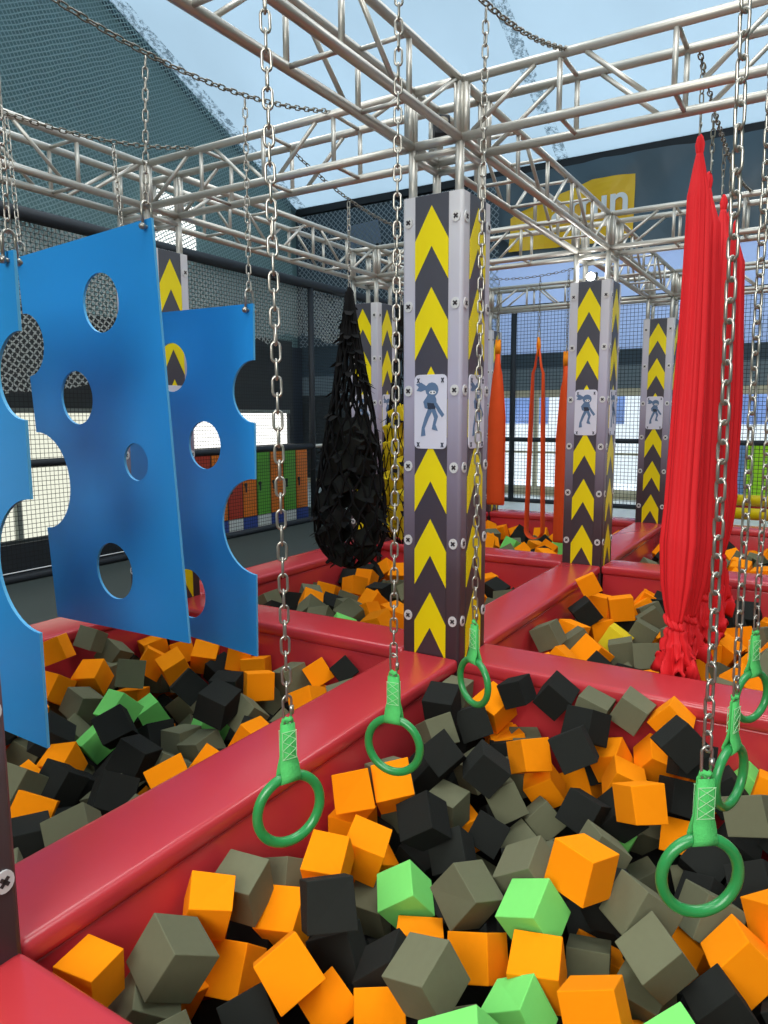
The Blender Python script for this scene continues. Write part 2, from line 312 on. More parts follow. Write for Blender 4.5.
# ------------------------------------------------------------------ columns
def face_map(k,off):
    """k: 0 = -X, 1 = -Y, 2 = +X, 3 = +Y ; (s across, z) -> point"""
    d=W/2+off
    return {0:lambda s,z:(-d,-s,z),1:lambda s,z:(s,-d,z),2:lambda s,z:(d,s,z),3:lambda s,z:(-s,d,z)}[k]
def col_body():
    b=MB(); h=W/2; c=.02; pts=[]
    for sx,sy in((1,1),(-1,1),(-1,-1),(1,-1)):
        for q in range(5):
            a0={(1,1):0,(-1,1):PI/2,(-1,-1):PI,(1,-1):1.5*PI}[(sx,sy)]+q*PI/8
            pts.append((sx*(h-c)+c*math.cos(a0),sy*(h-c)+c*math.sin(a0)))
    b.prism(pts,lambda x,y:(x,y,PB),lambda x,y:(x,y,H)); return b.mesh('body','colprint')
def chev_panel(k):
    b=MB(); A,B2=face_map(k,.004),face_map(k,-.006); hw=.104
    def pr(pts,m,offs=.004): 
        A=face_map(k,offs); b.prism(pts,A,B2,m)
    pr([(-hw,.0),(hw,.0),(hw,H-.002),(-hw,H-.002)],0)
    for q in range(6):
        zt=2.565-.4335*q-(.004*q)
        pr([(0,zt),(hw,zt-.185),(hw,zt-.40),(0,zt-.215),(-hw,zt-.40),(-hw,zt-.185)],1,.0055)
    return b.mesh('chevron_panel',['panelprint','chev'])
def plate(k):
    b=MB(); A=face_map(k,.010); B2=face_map(k,.004); w,z0,z1,r=.104,1.225,1.645,.03; pts=[]
    for cx,cz,a0 in((w-r,z1-r,0),(-w+r,z1-r,PI/2),(-w+r,z0+r,PI),(w-r,z0+r,1.5*PI)):
        for q in range(5): a=a0+q*PI/8; pts.append((cx+r*math.cos(a),cz+r*math.sin(a)))
    b.prism(pts,A,B2,0); return b.mesh('emblem_plate','plate')
def emblem(k):
    b=MB(); A=face_map(k,.0118); B2=face_map(k,.0102)
    sx,sz,cz=.0025,.0026,1.43
    lay=[0]
    def pr(pts,m):
        lay[0]+=1; b.prism([(x*sx,cz+z*sz) for x,z in pts],face_map(k,.0112+.00016*lay[0]),B2,m)
    def el(cx,cy,rx,ry,m,n=12,rot=0): pr([(cx+rx*math.cos(a)*math.cos(rot)-ry*math.sin(a)*math.sin(rot),cy+rx*math.cos(a)*math.sin(rot)+ry*math.sin(a)*math.cos(rot)) for a in[2*PI*i/n for i in range(n)]],m)
    # a plain masked figure, crouching, head scarf flying to the left
    el(4,50,17,16,0); pr([(-10,58),(-24,66),(-38,62),(-30,56),(-36,48),(-24,46),(-12,50)],0)
    el(2,26,14,16,0,rot=.2)
    pr([(-8,22),(14,20),(13,8),(-6,6)],1)
    pr([(-6,8),(6,6),(-4,-12),(-14,-34),(-12,-50),(-24,-52),(-22,-34),(-14,-10)],0)
    pr([(2,8),(13,8),(20,-8),(14,-26),(20,-40),(4,-36),(6,-28),(10,-12)],0)
    pr([(10,30),(18,20),(28,6),(36,-4),(30,-10),(20,2),(10,18)],0)
    pr([(-10,34),(-18,24),(-14,10),(-6,8),(-10,22),(-4,30)],0)
    el(6,44,9,4.2,2); el(2,44,2,2,1); el(10,44,2,2,1)
    for cx in(-31,31):
        for cy in(70,-70): pr([(cx-4,cy-5),(cx-1,cy-5),(cx,cy-1),(cx+1,cy-5),(cx+4,cy-5),(cx+1.5,cy),(cx+4,cy+5),(cx+1,cy+5),(cx,cy+1),(cx-1,cy+5),(cx-4,cy+5),(cx-1.5,cy)],1)
    return b.mesh('emblem',['mark','markdark','white'])
def screw_mesh(k):
    b=MB(); A=face_map(k,.006); B2=face_map(k,-.001); n=16; r=.027
    b.prism([(r*math.cos(2*PI*i/n),r*1.15*math.sin(2*PI*i/n)) for i in range(n)],A,B2,0)
    A=face_map(k,.0072); B2=face_map(k,.005); q=.0052; L=.0155
    for sg in(1,-1):
        c,s=math.cos(PI/4*sg),math.sin(PI/4*sg); b.prism([(x*c-z*s,x*s+z*c) for x,z in((-L,-q),(L,-q),(L,q),(-L,q))],A,B2,1)
    return b.mesh('screw_cap',['screw','screwx'])
BODY=col_body(); CP=[chev_panel(k) for k in range(4)]; PL=[plate(k) for k in(0,1)]; EM=[emblem(k) for k in(0,1)]; SM=[screw_mesh(k) for k in(0,1)]
CL={(-1,0):'dark chevron column cut off by the left edge of the photo, at the bottom left corner',(0,0):'tallest chevron column in the middle, beside the black cargo net',(1,0):'chevron column right of centre with a floodlight glowing at its top',(2,0):'far chevron column half hidden by the red silks',(0,1):'chevron column mostly hidden behind the blue boards',(1,1):'chevron column behind the black cargo net',(2,1):'farthest chevron column, almost hidden behind the tallest one'}
for (i,j),lb in CL.items():
    t=thing('padded_column',lb,'column',(i*SU,j*SV-(.015 if i<0 else 0),0),'chevron printed columns')
    link('body',BODY,t)
    for k in range(4): link('chevron_panel',CP[k],t)
    for k in(0,1):
        e=link('emblem_plate',PL[k],t); link('emblem',EM[k],e)
        for s in(-.148,.148):
            for z in(2.49,2.03,1.555,1.12,.68,.22):
                x,y,_=face_map(k,0)(s,0); x0,y0,_=face_map(k,0)(0,0)
                link('screw_cap',SM[k],t,(x-x0,y-y0,z))
# ------------------------------------------------------------------ truss
def cyl_between(name,p0,p1,r,parent,cache={},m='alu'):
    p0=Vector(p0);p1=Vector(p1);L=(p1-p0).length; key=(name,round(L,3),r,m)
    if key not in cache:
        b=MB(); b.tube([(0,0,0),(0,0,L)],r,10); cache[key]=b.mesh(name,m,True)
    return link(name,cache[key],parent,p0,(p1-p0).to_track_quat('Z','Y'))
def truss(i,j,ax,label):
    t=thing('box_truss',label,'truss',(i*SU,j*SV,ZB),'overhead box trusses')
    L0=T/2+.0; L=(SU if ax=='x' else SV); a,bE=L0,L-L0; h=T/2; nb=5 if ax=='x' else 4; st=(bE-a)/nb
    def P(s,c,z): return (s,c,z) if ax=='x' else (c,s,z)
    for c in(-h,h):
        for z in(0,T): cyl_between('chord',P(a,c,z),P(bE,c,z),.0245,t)
    for q in range(nb+1):
        s=min(max(a+st*q,a+.035),bE-.035)
        for c in(-h,h): cyl_between('post',P(s,c,.02),P(s,c,T-.02),.014 if 0<q<nb else .02,t)
        if 0<q<nb:
            for z in(0,T): cyl_between('cross_brace',P(s,-h+.02,z),P(s,h-.02,z),.012,t)
    for q in range(nb):
        s0,s1=a+st*q+.13,a+st*(q+1)-.13
        if q==0: s0=a+.07
        if q==nb-1: s1=bE-.07
        zz=(.02,T-.02) if q%2==0 else (T-.02,.02)
        for c in(-h,h): cyl_between('diagonal_brace',P(s0,c,zz[0]),P(s1,c,zz[1]),.0125,t)
TL=[(-1,0,'x','nearest truss, entering at the top of the photo and running to the middle column'),(0,0,'x','truss from the middle column to the floodlit column'),(1,0,'x','truss from the floodlit column to the column behind the red silks'),
(-1,1,'x','truss at the far left above the blue boards'),(0,1,'x','truss from behind the blue boards to the column behind the cargo net'),(1,1,'x','far left truss beyond the cargo net column'),
(0,0,'y','truss from the middle column leftwards to the one behind the blue boards'),(0,-1,'y','large truss from the middle column out past the right edge'),(1,0,'y','truss between the floodlit column and the cargo net column'),(1,-1,'y','truss from the floodlit column to the right behind the silk tops'),(2,0,'y','farthest truss, above the orange slings'),(2,-1,'y','farthest truss right of the red silks'),
(-1,0,'y','truss overhead at the near left, outside the picture'),(-1,-1,'y','truss overhead at the near right, outside the picture')]
for i,j,ax,lb in TL: truss(i,j,ax,lb)
def corner(i,j,label,legs):
    t=thing('truss_corner',label,'truss',(i*SU,j*SV,ZB),'truss corner blocks'); h=T/2; b=MB()
    P=[Vector((x,y,z)) for x in(-h,h) for y in(-h,h) for z in(0,T)]
    for a in range(8):
        for c in range(a+1,8):
            if abs((P[a]-P[c]).length-T)<.01: b.tube([P[a],P[c]],.0255,10)
    link('corner_frame',b.mesh('corner_frame','alu',True),t)
    b=MB(); q=h+.0
    for z in(-.03,):
        for s in(-h,h): b.tube([(-h,s,-.06),(h,s,-.06)],.02,8); b.tube([(s,-h,-.06),(s,h,-.06)],.02,8)
    link('base_frame',b.mesh('base_frame','alu',True),t)
    if legs:
        for sx in(-1,1):
            for sy in(-1,1): cyl_between('leg',(sx*h,sy*h,H-ZB-.1),(sx*h,sy*h,-.02),.0245,t)
CC={(-1,0):'truss corner block above the near left column, outside the picture',(0,0):'truss corner block on top of the middle column',(1,0):'truss corner block above the floodlight',(2,0):'truss corner block over the far column by the silks',(0,1):'truss corner block above the top corner of the large blue board',(1,1):'truss corner block over the column behind the cargo net',(2,1):'farthest truss corner block, just right of the middle column'}
for (i,j),lb in CC.items(): corner(i,j,lb,True)
for j,i in((-1,0),(-1,1),(-1,2),(1,-1)): corner(i,j,'truss corner block outside the picture',False)
# black control box inside middle corner block and floodlight
t=thing('control_box','small black box fixed inside the truss corner on the middle column','box',(-.02,.03,ZB+.06))
b=MB(); b.box(-.055,.055,-.045,.045,0,.12); bev(link('case',b.mesh('case','blackpad'),t,rot=(0,.3,.6)),.008)
b=MB(); b.tube([(-.06,0,.06),(-.075,0,.06)],.03,12); link('lens',b.mesh('lens','darksteel'),t,rot=(0,.3,.6))
t=thing('floodlight','small glowing floodlight on top of the column right of centre','light',(3.03,.03,H+.0))
b=MB(); b.box(-.01,.05,-.05,.05,.02,.10); bev(link('housing',b.mesh('housing','blackpad'),t),.008)
b=MB(); b.tube([(-.022,0,.06),(-.01,0,.06)],.038,16); link('lens',b.mesh('lens','flood'),t)
b=MB(); b.tube([(.02,-.06,.06),(.02,-.06,.008),(.02,.06,.008),(.02,.06,.06)],.007,6); link('bracket',b.mesh('bracket','darksteel'),t)
# ------------------------------------------------------------------ padded beams
def soft_box(name,lx,ly,z0,z1,m,r=.04,seg=3):
    b=MB(); b.box(0,lx,0,ly,z0,z1); me=b.mesh(name,m)
    bm=bmesh.new(); bm.from_mesh(me); bmesh.ops.bevel(bm,geom=[e for e in bm.edges],offset=r,segments=seg,affect='EDGES',profile=.6); bm.to_mesh(me); bm.free()
    for p in me.polygons: p.use_smooth=True
    return me
PM={}
for ax,L in(('x',SU-W),('y',SV-W)):
    lx,ly=(L,W) if ax=='x' else (W,L)
    PM[ax]=(soft_box('top_cushion',lx,ly,-.085,0,'red',.03),soft_box('wall_pad',lx-.03,ly-.03,PB,-.082,'red',.012,2))
def pad(i,j,ax,label):
    x,y=(i*SU+W/2,j*SV-W/2) if ax=='x' else (i*SU-W/2,j*SV+W/2)
    t=thing('padded_beam',label,'padding',(x,y,0),'red padded beams between the foam pits')
    link('top_cushion',PM[ax][0],t); link('wall_pad',PM[ax][1],t,(.015,.015,0))
PDL=[(-1,0,'x','long red padded beam rising from the bottom left corner to the middle column'),(0,0,'x','red padded beam from the middle column to the floodlit column'),(1,0,'x','red padded beam from the floodlit column to the column behind the silks'),
(-1,1,'x','red padded beam at the left under the blue boards'),(0,1,'x','red padded beam behind the cargo net along the dark floor'),(1,1,'x','far red padded beam at the back left of the orange slings'),
(0,0,'y','red padded beam from the middle column leftwards to the column behind the boards'),(0,-1,'y','red padded beam from the middle column to the right edge, below the silks'),(1,0,'y','red padded beam left of the floodlit column, in front of the sling pit'),(1,-1,'y','red padded beam right of the floodlit column, behind the silks'),(2,0,'y','farthest red padded beam, behind the orange slings'),(2,-1,'y','farthest red padded beam right of the column by the silks'),
(-1,0,'y','red padded beam left of the near column, outside the picture'),(-1,-1,'y','red padded beam at the very bottom left corner of the photo'),
(-1,-1,'x','red padded beam along the right of the nearest pit'),(0,-1,'x','red padded beam along the right of the silk pit'),(1,-1,'x','red padded beam along the right of the far pit')]
for a in PDL: pad(*a)
JP=soft_box('top_cushion',W,W,-.085,0,'red',.03)
# rollers at the far right
t=thing('roller_stand','low red padded stand holding the yellow rollers at the far right','stand',(6.9,-4.2,FZ))
for z,x in((.08,.47),(.08,.12),(.5,.93)):
    me=soft_box('cross_pad',.2,3.6,z-.09,z,'red',.03); link('cross_pad',me,t,(x,0,.0))
for x in(.1,.6):
    me=soft_box('side_pad',.2,.14,0,.62,'red',.03); link('side_pad',me,t,(x,3.66,0))
for k,(x,z) in enumerate(((6.75,-.17),(7.25,.04),(7.8,.17))):
    b=MB(); b.tube([(0,0,0),(0,3.45,0)],.082,16); t=thing('roller','yellow padded roller, '+('front and lowest','middle','rearmost and highest')[k]+' of the three at the far right','roller',(x,-4.1,z),'yellow rollers'); link('roller_pad',b.mesh('roller_pad','roller',True),t)
    b=MB(); b.tube([(0,-.06,0),(0,3.51,0)],.02,8); link('axle',b.mesh('axle','darksteel',True),t)
for k,(y0,w,c,nm) in enumerate(((-.62,.33,'skyb','pale blue'),(-1.1,.45,'lime','lime green'),(-1.75,.55,'amberb','amber orange'))):
    t=thing('tall_board',nm+' upright board by the rear fence at the far right','board',(11.2,y0,FZ),'coloured boards by the rear fence')
    b=MB(); b.box(0,.3,0,w,0,1.32); bev(link('carcass',b.mesh('carcass',c),t),.01); b=MB(); b.box(-.02,0,.02,w-.02,.05,1.28); link('face_panel',b.mesh('face_panel',c),t)
# ------------------------------------------------------------------ chains
PITCH=.0435
def link_mesh(m,pitch,wire,name='chain_link'):
    b=MB(); hw=.0112; hl=pitch/2+wire-hw; pts=[]
    for q in range(7): a=PI*q/6; pts.append((hw*math.cos(a),0,hl+hw*math.sin(a)))
    for q in range(7): a=PI+PI*q/6; pts.append((hw*math.cos(a),0,-hl+hw*math.sin(a)))
    b.tube(pts,wire,6,closed=True); return b.mesh(name,m,True)
LM={'steel':link_mesh('steel',PITCH,.0038),'darksteel':link_mesh('darksteel',PITCH,.0036)}
def chain_path(fn,length_pts=200):
    """evenly spaced points along fn(0..1)"""
    P=[Vector(fn(i/length_pts)) for i in range(length_pts+1)]; D=[0]
    for a,b_ in zip(P,P[1:]): D.append(D[-1]+(b_-a).length)
    n=max(1,round(D[-1]/PITCH)); out=[]; k=0
    for q in range(n):
        d=(q+.5)*D[-1]/n
        while D[k+1]<d: k+=1
        u=(d-D[k])/(D[k+1]-D[k]); out.append((P[k].lerp(P[k+1],u),(P[k+1]-P[k]).normalized()))
    return out
def chain(fn,label,group,m='steel',roll=0.0,loc=None):
    pts=chain_path(fn); t=thing('chain',label,'chain',pts[0][0],group)
    for q,(p,d) in enumerate(pts):
        side=Vector((0,1,0)) if abs(d.y)<.9 else Vector((1,0,0))
        xa=(side-d*side.dot(d)).normalized(); ya=d.cross(xa); a=roll+(PI/2 if q%2 else 0)+random.uniform(-.12,.12)
        X=xa*math.cos(a)+ya*math.sin(a); Y=d.cross(X); R=Matrix((X,Y,d)).transposed()
        link('chain_link',LM[m],t,p-pts[0][0],R.to_quaternion())
    return t
def sag(y,x0,x1,z0,z1,s,hz=None): return lambda u:(x0+(x1-x0)*u,y,z0+(z1-z0)*u-s*4*u*(1-u))
def zs(y,x,x0,x1,z0,z1,s): u=(x-x0)/(x1-x0); return z0+(z1-z0)*u-s*4*u*(1-u)
zt=ZB+T+.02
OC={}
for key,(y,x0,x1,s,lb) in {'a':(.71,-SU+.15,-.15,.22,'slack chain strung overhead above the right edges of the blue boards'),'b':(1.84,-SU+.15,-.15,.22,'slack chain strung overhead above the left edges of the blue boards'),
 'r1':(-.72,-SU+.15,-.13,.25,'slack overhead chain carrying the left row of green rings'),'r2':(-1.755,-SU+.15,-.13,.25,'slack overhead chain carrying the right row of green rings'),
 's':(-1.28,.15,SU-.15,.14,'dark overhead chain carrying the red silks'),'n':(1.28,.15,SU-.15,.22,'dark overhead chain carrying the cargo nets')}.items():
    chain(sag(y,x0,x1,zt,zt,s),lb,'overhead chains','darksteel' if key in('s','n','r1','r2') else 'darksteel'); OC[key]=(y,x0,x1,zt,zt,s)
chain(lambda u:(4.6,SV*.06+(SV*.9)*u,zt-.18*4*u*(1-u)),'dark overhead chain carrying the orange slings','overhead chains','darksteel')
def hz(key,x): y,x0,x1,z0,z1,s=OC[key]; return zs(y,x,x0,x1,z0,z1,s)-.02
def drop(x,y,z1,z0,label,group,m='steel',dx=0,dy=0): return chain(lambda u:(x+dx*u,y+dy*u,z1+(z0-z1)*u),label,group,m,random.uniform(0,1.5))
def quick_link(parent,loc,L=.075,w=.014,r=.0036,m='steel',name='quick_link',rz=0):
    b=MB(); pts=[]; hl=L/2-w
    for q in range(9): a=PI*q/8; pts.append((w*math.cos(a),0,hl+w*math.sin(a)))
    for q in range(9): a=PI+PI*q/8; pts.append((w*.8*math.cos(a),0,-hl+w*math.sin(a)))
    b.tube(pts,r,8,closed=True); b.tube([(w,0,-.012),(w,0,.012)],r*1.9,6); return link(name,b.mesh(name,m,True),parent,loc,(0,0,rz))
# ------------------------------------------------------------------ blue boards
def arc(cx,cz,r,a0,a1,n): return [(cx+r*math.cos(a0+(a1-a0)*i/n),cz+r*math.sin(a0+(a1-a0)*i/n)) for i in range(n+1)]
def board_mesh(flip,Hh):
    """local s: 0 = straight edge, 1.13 = notched edge; z down from the top"""
    wd=1.12; holes=[(.43,-.32,.142),(.71,-.765,.137),(.275,-1.10,.092),(.54,-1.67,.15)]
    out=[(0,0),(0,-Hh),(wd,-Hh)]
    for cz,r in((-1.2,.268),(-.46,.167)): 
        cx=wd+ (.0 if r<.2 else .0)
        out+=[(cx+r*math.cos(a),cz+r*math.sin(a)) for a in [PI*1.5-PI*i/24 for i in range(25)]]
    out+=[(wd,0)]
    cu=bpy.data.curves.new('outline','CURVE'); cu.dimensions='2D'; cu.fill_mode='BOTH'
    def sp(pts):
        s=cu.splines.new('POLY'); s.points.add(len(pts)-1)
        for p,q in zip(s.points,pts): p.co=((-q[0] if flip else q[0]),q[1],0,1)
        s.use_cyclic_u=True
    sp(out)
    for cx,cz,r in holes: sp([(cx+r*math.cos(2*PI*i/40),cz+r*math.sin(2*PI*i/40)) for i in range(40)])
    cu.extrude=.0065
    o=bpy.data.objects.new('tmp',cu); COL.objects.link(o); bpy.context.view_layer.update()
    me=bpy.data.meshes.new_from_object(o); bpy.data.objects.remove(o)
    bm=bmesh.new(); bm.from_mesh(me); bmesh.ops.remove_doubles(bm,verts=bm.verts,dist=.0004); bmesh.ops.recalc_face_normals(bm,faces=bm.faces); bm.to_mesh(me); bm.free()
    me.materials.clear(); me.materials.append(M['blue']); me.materials.append(M['blue_edge'])
    for p in me.polygons: p.material_index=0 if abs(p.normal.z)>.7 else 1; p.use_smooth=False
    me.name='board'; return me
def board(xa,ya,za,xb,yb,zb,flip,lean,label,Hh):
    """(xa,ya,za): top corner at straight edge; b: top corner at notched edge"""
    A=Vector((xa,ya,za)); B=Vector((xb,yb,zb)); s=(B-A).normalized(); up=Vector((lean,0,1)); up=(up-s*up.dot(s)).normalized()
    X=s; Yv=up; Z=X.cross(Yv)
    t=thing('climbing_board',label,'board',A,'hanging blue boards'); t.rotation_mode='QUATERNION'; t.rotation_quaternion=Matrix((X,Yv,Z)).transposed().to_quaternion()
    link('board',board_mesh(False,Hh),t)
    Q=Matrix((X,Yv,Z)).transposed().to_quaternion().inverted()
    for s0 in(.035,1.085):
        b=MB(); pts=[(0,-.04,-.021)]+[(0,.028+.024*math.sin(PI*i/8),-.021*math.cos(PI*i/8)) for i in range(9)]+[(0,-.04,.021)]
        b.tube(pts,.0058,8); sh=link('shackle',b.mesh('shackle','steel',True),t,(s0,.014,0)); sh.scale=(1.2,1.2,1.25)
        b=MB(); b.tube([(0,-.04,-.036),(0,-.04,.036)],.0068,8); b.tube([(0,-.04,-.03),(0,-.04,-.018)],.0125,10); b.tube([(0,-.04,.018),(0,-.04,.03)],.0125,10); link('pin',b.mesh('pin','steel',True),sh)
    return t,A+s*.035+up*.068,A+s*1.085+up*.068
BD=[(-1.54,.71,2.302,-1.485,1.83,2.262,.05,'largest blue board with four holes, hanging nearest the middle of the left side','middle board',1.985),
    (-.81,1.80,2.03,-.90,.71,2.005,0.0,'blue board hanging behind the large one, its right edge notched twice','rear board',1.94),
    (-2.20,1.79,2.03,-2.235,.66,2.03,0.0,'blue board cut off by the left edge of the photo','left board',1.95)]
for xa,ya,za,xb,yb,zb,ln,lb,nm,Hh in BD:
    t,p,q=board(xa,ya,za,xb,yb,zb,False,-ln*.6,lb,Hh)
    for P in(p,q):
        key='a' if P.y<1.2 else 'b'; z1=hz(key,P.x)
        drop(P.x,OC[key][0],z1,P.z+.0,'short chain holding up the '+('right' if key=='a' else 'left')+' corner of the '+{'middle board':'largest blue board','rear board':'rear blue board','left board':'blue board cut off at the left'}[nm],'short chains of the blue boards',dy=P.y-OC[key][0])
# ------------------------------------------------------------------ gym rings
def ring(x,y,zc,rz,label,key,tilt=0,strapL=.165,R=.098,hookx=None):
    """zc ring centre"""
    t=thing('gym_ring',label,'gym ring',(x,y,zc),'green gym rings',(0,tilt,rz)); r=.0145
    b=MB(); b.tube([(R*math.cos(2*PI*i/40),0,R*math.sin(2*PI*i/40)) for i in range(40)],r,12,closed=True); link('ring',b.mesh('ring','ring',True),t)
    # webbing: wraps the ring and rises, doubled
    b=MB(); w=.024; th=.004; zt_=R+strapL
    prof=[]
    for q in range(13): a=-PI*1.5*0+PI+ (PI)*q/12; prof.append(((r+.005)*math.cos(a),R+(r+.005)*math.sin(a)))
    left=[(-.006,zt_-.01),(-.006,R+.06),(-.009,R+.035),(-(r+.005),R+.005)]; right=[(r+.005,R+.005),(.009,R+.035),(.006,R+.06),(.006,zt_-.01),(.0,zt_)]
    path=left+prof+right
    def wd(z): return w*(1.22 if z<R+.05 else 1.0)*(1-.25*max(0,(z-(zt_-.03))/.03))
    pts=[]
    for i,(yy,zz) in enumerate(path): pts.append((yy,zz))
    for (y0,z0),(y1,z1) in zip(pts,pts[1:]):
        w0,w1=wd(z0),wd(z1); b.poly([(-w0,y0,z0),(w0,y0,z0),(w1,y1,z1),(-w1,y1,z1)])
    me=b.mesh('strap','strap',True,fix=False); bm=bmesh.new(); bm.from_mesh(me); bmesh.ops.remove_doubles(bm,verts=bm.verts,dist=.0003); bm.to_mesh(me); bm.free()
    s=link('strap',me,t); so=s.modifiers.new('thick','SOLIDIFY'); so.thickness=.004; so.offset=1
    b=MB()
    for sg in(-1,1):
        yy=sg*.0105
        zz0,zz1=R+.055,zt_-.03; n=3
        for k in range(n):
            za=zz0+(zz1-zz0)*k/n; zb_=zz0+(zz1-zz0)*(k+1)/n
            b.tube([(-w*.85,yy,za),(w*.85,yy,zb_)],.0009,4); b.tube([(w*.85,yy,za),(-w*.85,yy,zb_)],.0009,4)
        b.tube([(-w*.95,yy,zz0),(w*.95,yy,zz0)],.0009,4); b.tube([(-w*.95,yy,zz1),(w*.95,yy,zz1)],.0009,4); b.tube([(-w*.88,yy,zz0),(-w*.88,yy,zz1)],.0008,4); b.tube([(w*.88,yy,zz0),(w*.88,yy,zz1)],.0008,4)
    link('stitching',b.mesh('stitching','thread'),s)
    b=MB(); b.tube([(-w*.5,0,zt_-.004),(-.01,.003,zt_+.006),(.004,-.003,zt_+.0),(w*.5,0,zt_+.004)],.0075,8); link('gathered_loop',b.mesh('gathered_loop','strap',True),s)
    quick_link(t,(0,0,zt_+.028),.085,.0135)
    ztop=zc+zt_+.062; hx=hookx if hookx is not None else x
    return ztop
RG=[(-2.405,-.72,.312,-.43,'r1','green ring on the left row nearest the camera, over the red beam','leftmost hanging chain, ending at the nearest ring of the left row',.168,-2.44),
    (-1.825,-.72,.265,-1.43,'r1','green ring in the middle of the left row, below the cargo net','long chain just left of the middle column with its ring over the beam end',.178,-1.78),
    (-1.15,-.72,.278,-2.07,'r1','green ring farthest back in the left row, at the foot of the middle column','long chain in front of the middle column','',-1.12),
    (-2.095,-1.757,.292,-.95,'r2','largest green ring, nearest of the right row','long chain ending at the largest ring of the right row',.2,-2.22),
    (-1.46,-1.757,.265,-.32,'r2','green ring second in the right row, seen almost edge on','long chain ending at the edge-on green ring at the right','',-1.55),
    (-.75,-1.757,.29,-.53,'r2','green ring farthest back in the right row, cut by the right edge','long chain ending at the farthest ring of the right row','',-.9)]
for x,y,zc,rz,key,lb,cl,_,hx in RG:
    zt2=ring(x,y,zc,rz,lb,key)
    z1=hz(key,hx); chain((lambda x=x,y=y,zt2=zt2,z1=z1,hx=hx:(lambda u:(hx+(x-hx)*u,y,z1+(zt2-z1)*u)))(),cl,'long chains of the green rings','steel',random.uniform(0,1.5))
# ------------------------------------------------------------------ red silks
def silk(x,y,ztop,zk,zbot,R,seed,label,tail=True,lean=0,wide=1.0):
    rnd=random.Random(seed); t=thing('aerial_silk',label,'silk',(x,y,0),'hanging red silks')
    ph=[rnd.uniform(0,6.28) for _ in range(6)]; n=120
    def sec(z,r,amp,sq):
        out=[]
        for k in range(n):
            a=2*PI*k/n
            fr=1+amp*(.5*math.sin(7*a+ph[0]+.35*z)+.34*math.sin(13*a+ph[1]-.6*z)+.3*math.sin(4*a+ph[2]+.3*z)+.12*math.sin(25*a+ph[3]+.5*z))
            out.append((r*fr*math.cos(a)*sq+.01*math.sin(z*3+ph[4]),r*fr*math.sin(a)+.012*math.sin(z*2+ph[5])+lean*max(0,(ztop-z))/ztop,z))
        return out
    def loft(S,m,name,par,smooth=True):
        b=MB(); N=len(S); b.v=[p for s in S for p in s]
        for i in range(N-1):
            for k in range(n): k2=(k+1)%n; b.f.append((i*n+k,i*n+k2,(i+1)*n+k2,(i+1)*n+k)); b.mi.append(0)
        b.f.append(tuple(range(n))); b.mi.append(0); b.f.append(tuple((N-1)*n+k for k in range(n))); b.mi.append(0)
        return link(name,b.mesh(name,m,smooth),par)
    S=[]; zz=ztop-.13
    prof=[(ztop-.09,.016),(ztop-.16,.030),(ztop-.3,R*.46*wide),(ztop-.8,R*.58*wide**.8),(ztop-1.3,R*.74*wide**.5),(ztop-1.9,R*.9),(zk+.45,R*1.02),(zk+.22,R*.86),(zk+.08,R*.6),(zk,R*.42)]
    for i in range(len(prof)-1):
        (z0,r0),(z1,r1)=prof[i],prof[i+1]; m=4
        for q in range(m): u=q/m; S.append(sec(z0+(z1-z0)*u,r0+(r1-r0)*u,.13 if i>1 else .08,.8))
    S.append(sec(zk,R*.42,.1,.8)); loft(S,'silk','cloth',t)
    # knot at top: twisted loop
    S=[]
    for z,r in((ztop,.006),(ztop-.015,.014),(ztop-.05,.022),(ztop-.085,.018),(ztop-.11,.013)): S.append(sec(z,r,.18,.8))
    loft(S,'silk','top_knot',t)
    # bottom knot and tail
    S=[]
    for z,r in((zk+.035,R*.36),(zk+.015,R*.50),(zk-.015,R*.52),(zk-.035,R*.36)): S.append([(px_+.35*(z-zk),py_+.5*(z-zk)+.006,pz_+.35*(py_-y*0)*.6) for px_,py_,pz_ in sec(z,r,.24,.9)])
    loft(S,'silk','lower_knot',t)
    if tail:
        S=[]; m=10
        for q in range(m+1):
            u=q/m; z=zk-.03+(zbot-zk+.03)*u; r=R*(.45+.6*u**.8)*(1+.12*math.sin(q*2.3)); S.append([(px_,py_-.01*u,pz_+(.035*math.sin(q*1.9+k_*.21)+.03*math.sin(k_*.37+q))*u) for k_,(px_,py_,pz_) in enumerate(sec(z,r,.2+.3*u,.8))])
        loft(S,'silk','tail',t)
    quick_link(t,(0,0,ztop+.05),.12,.014,.004)
SK=[(.28,-1.29,2.83,.27,-.02,.090,'nearest and widest red silk, its knotted tail brushing the foam'),(.78,-1.28,2.79,.18,-.06,.092,'second red silk, just behind the nearest one'),(1.27,-1.28,2.78,.22,-.1,.092,'third red silk in the row'),(1.66,-1.28,2.78,.3,-.1,.09,'fourth red silk, mostly hidden by the third'),(2.16,-1.28,2.82,.35,-.1,.09,'farthest red silk, behind the heavy right-hand chain')]
for k,(x,y,zt1,zk,zb_,R,lb) in enumerate(SK):
    silk(x,y,zt1,zk,zb_,R,k+3,lb,lean=(-.012 if k==0 else -.01),wide=(1.3 if k==0 else 1.7))
    drop(x,y,hz('s',x),zt1+.10,'short chain above the '+('nearest','second','third','fourth','farthest')[k]+' red silk','short chains of the silks','darksteel')
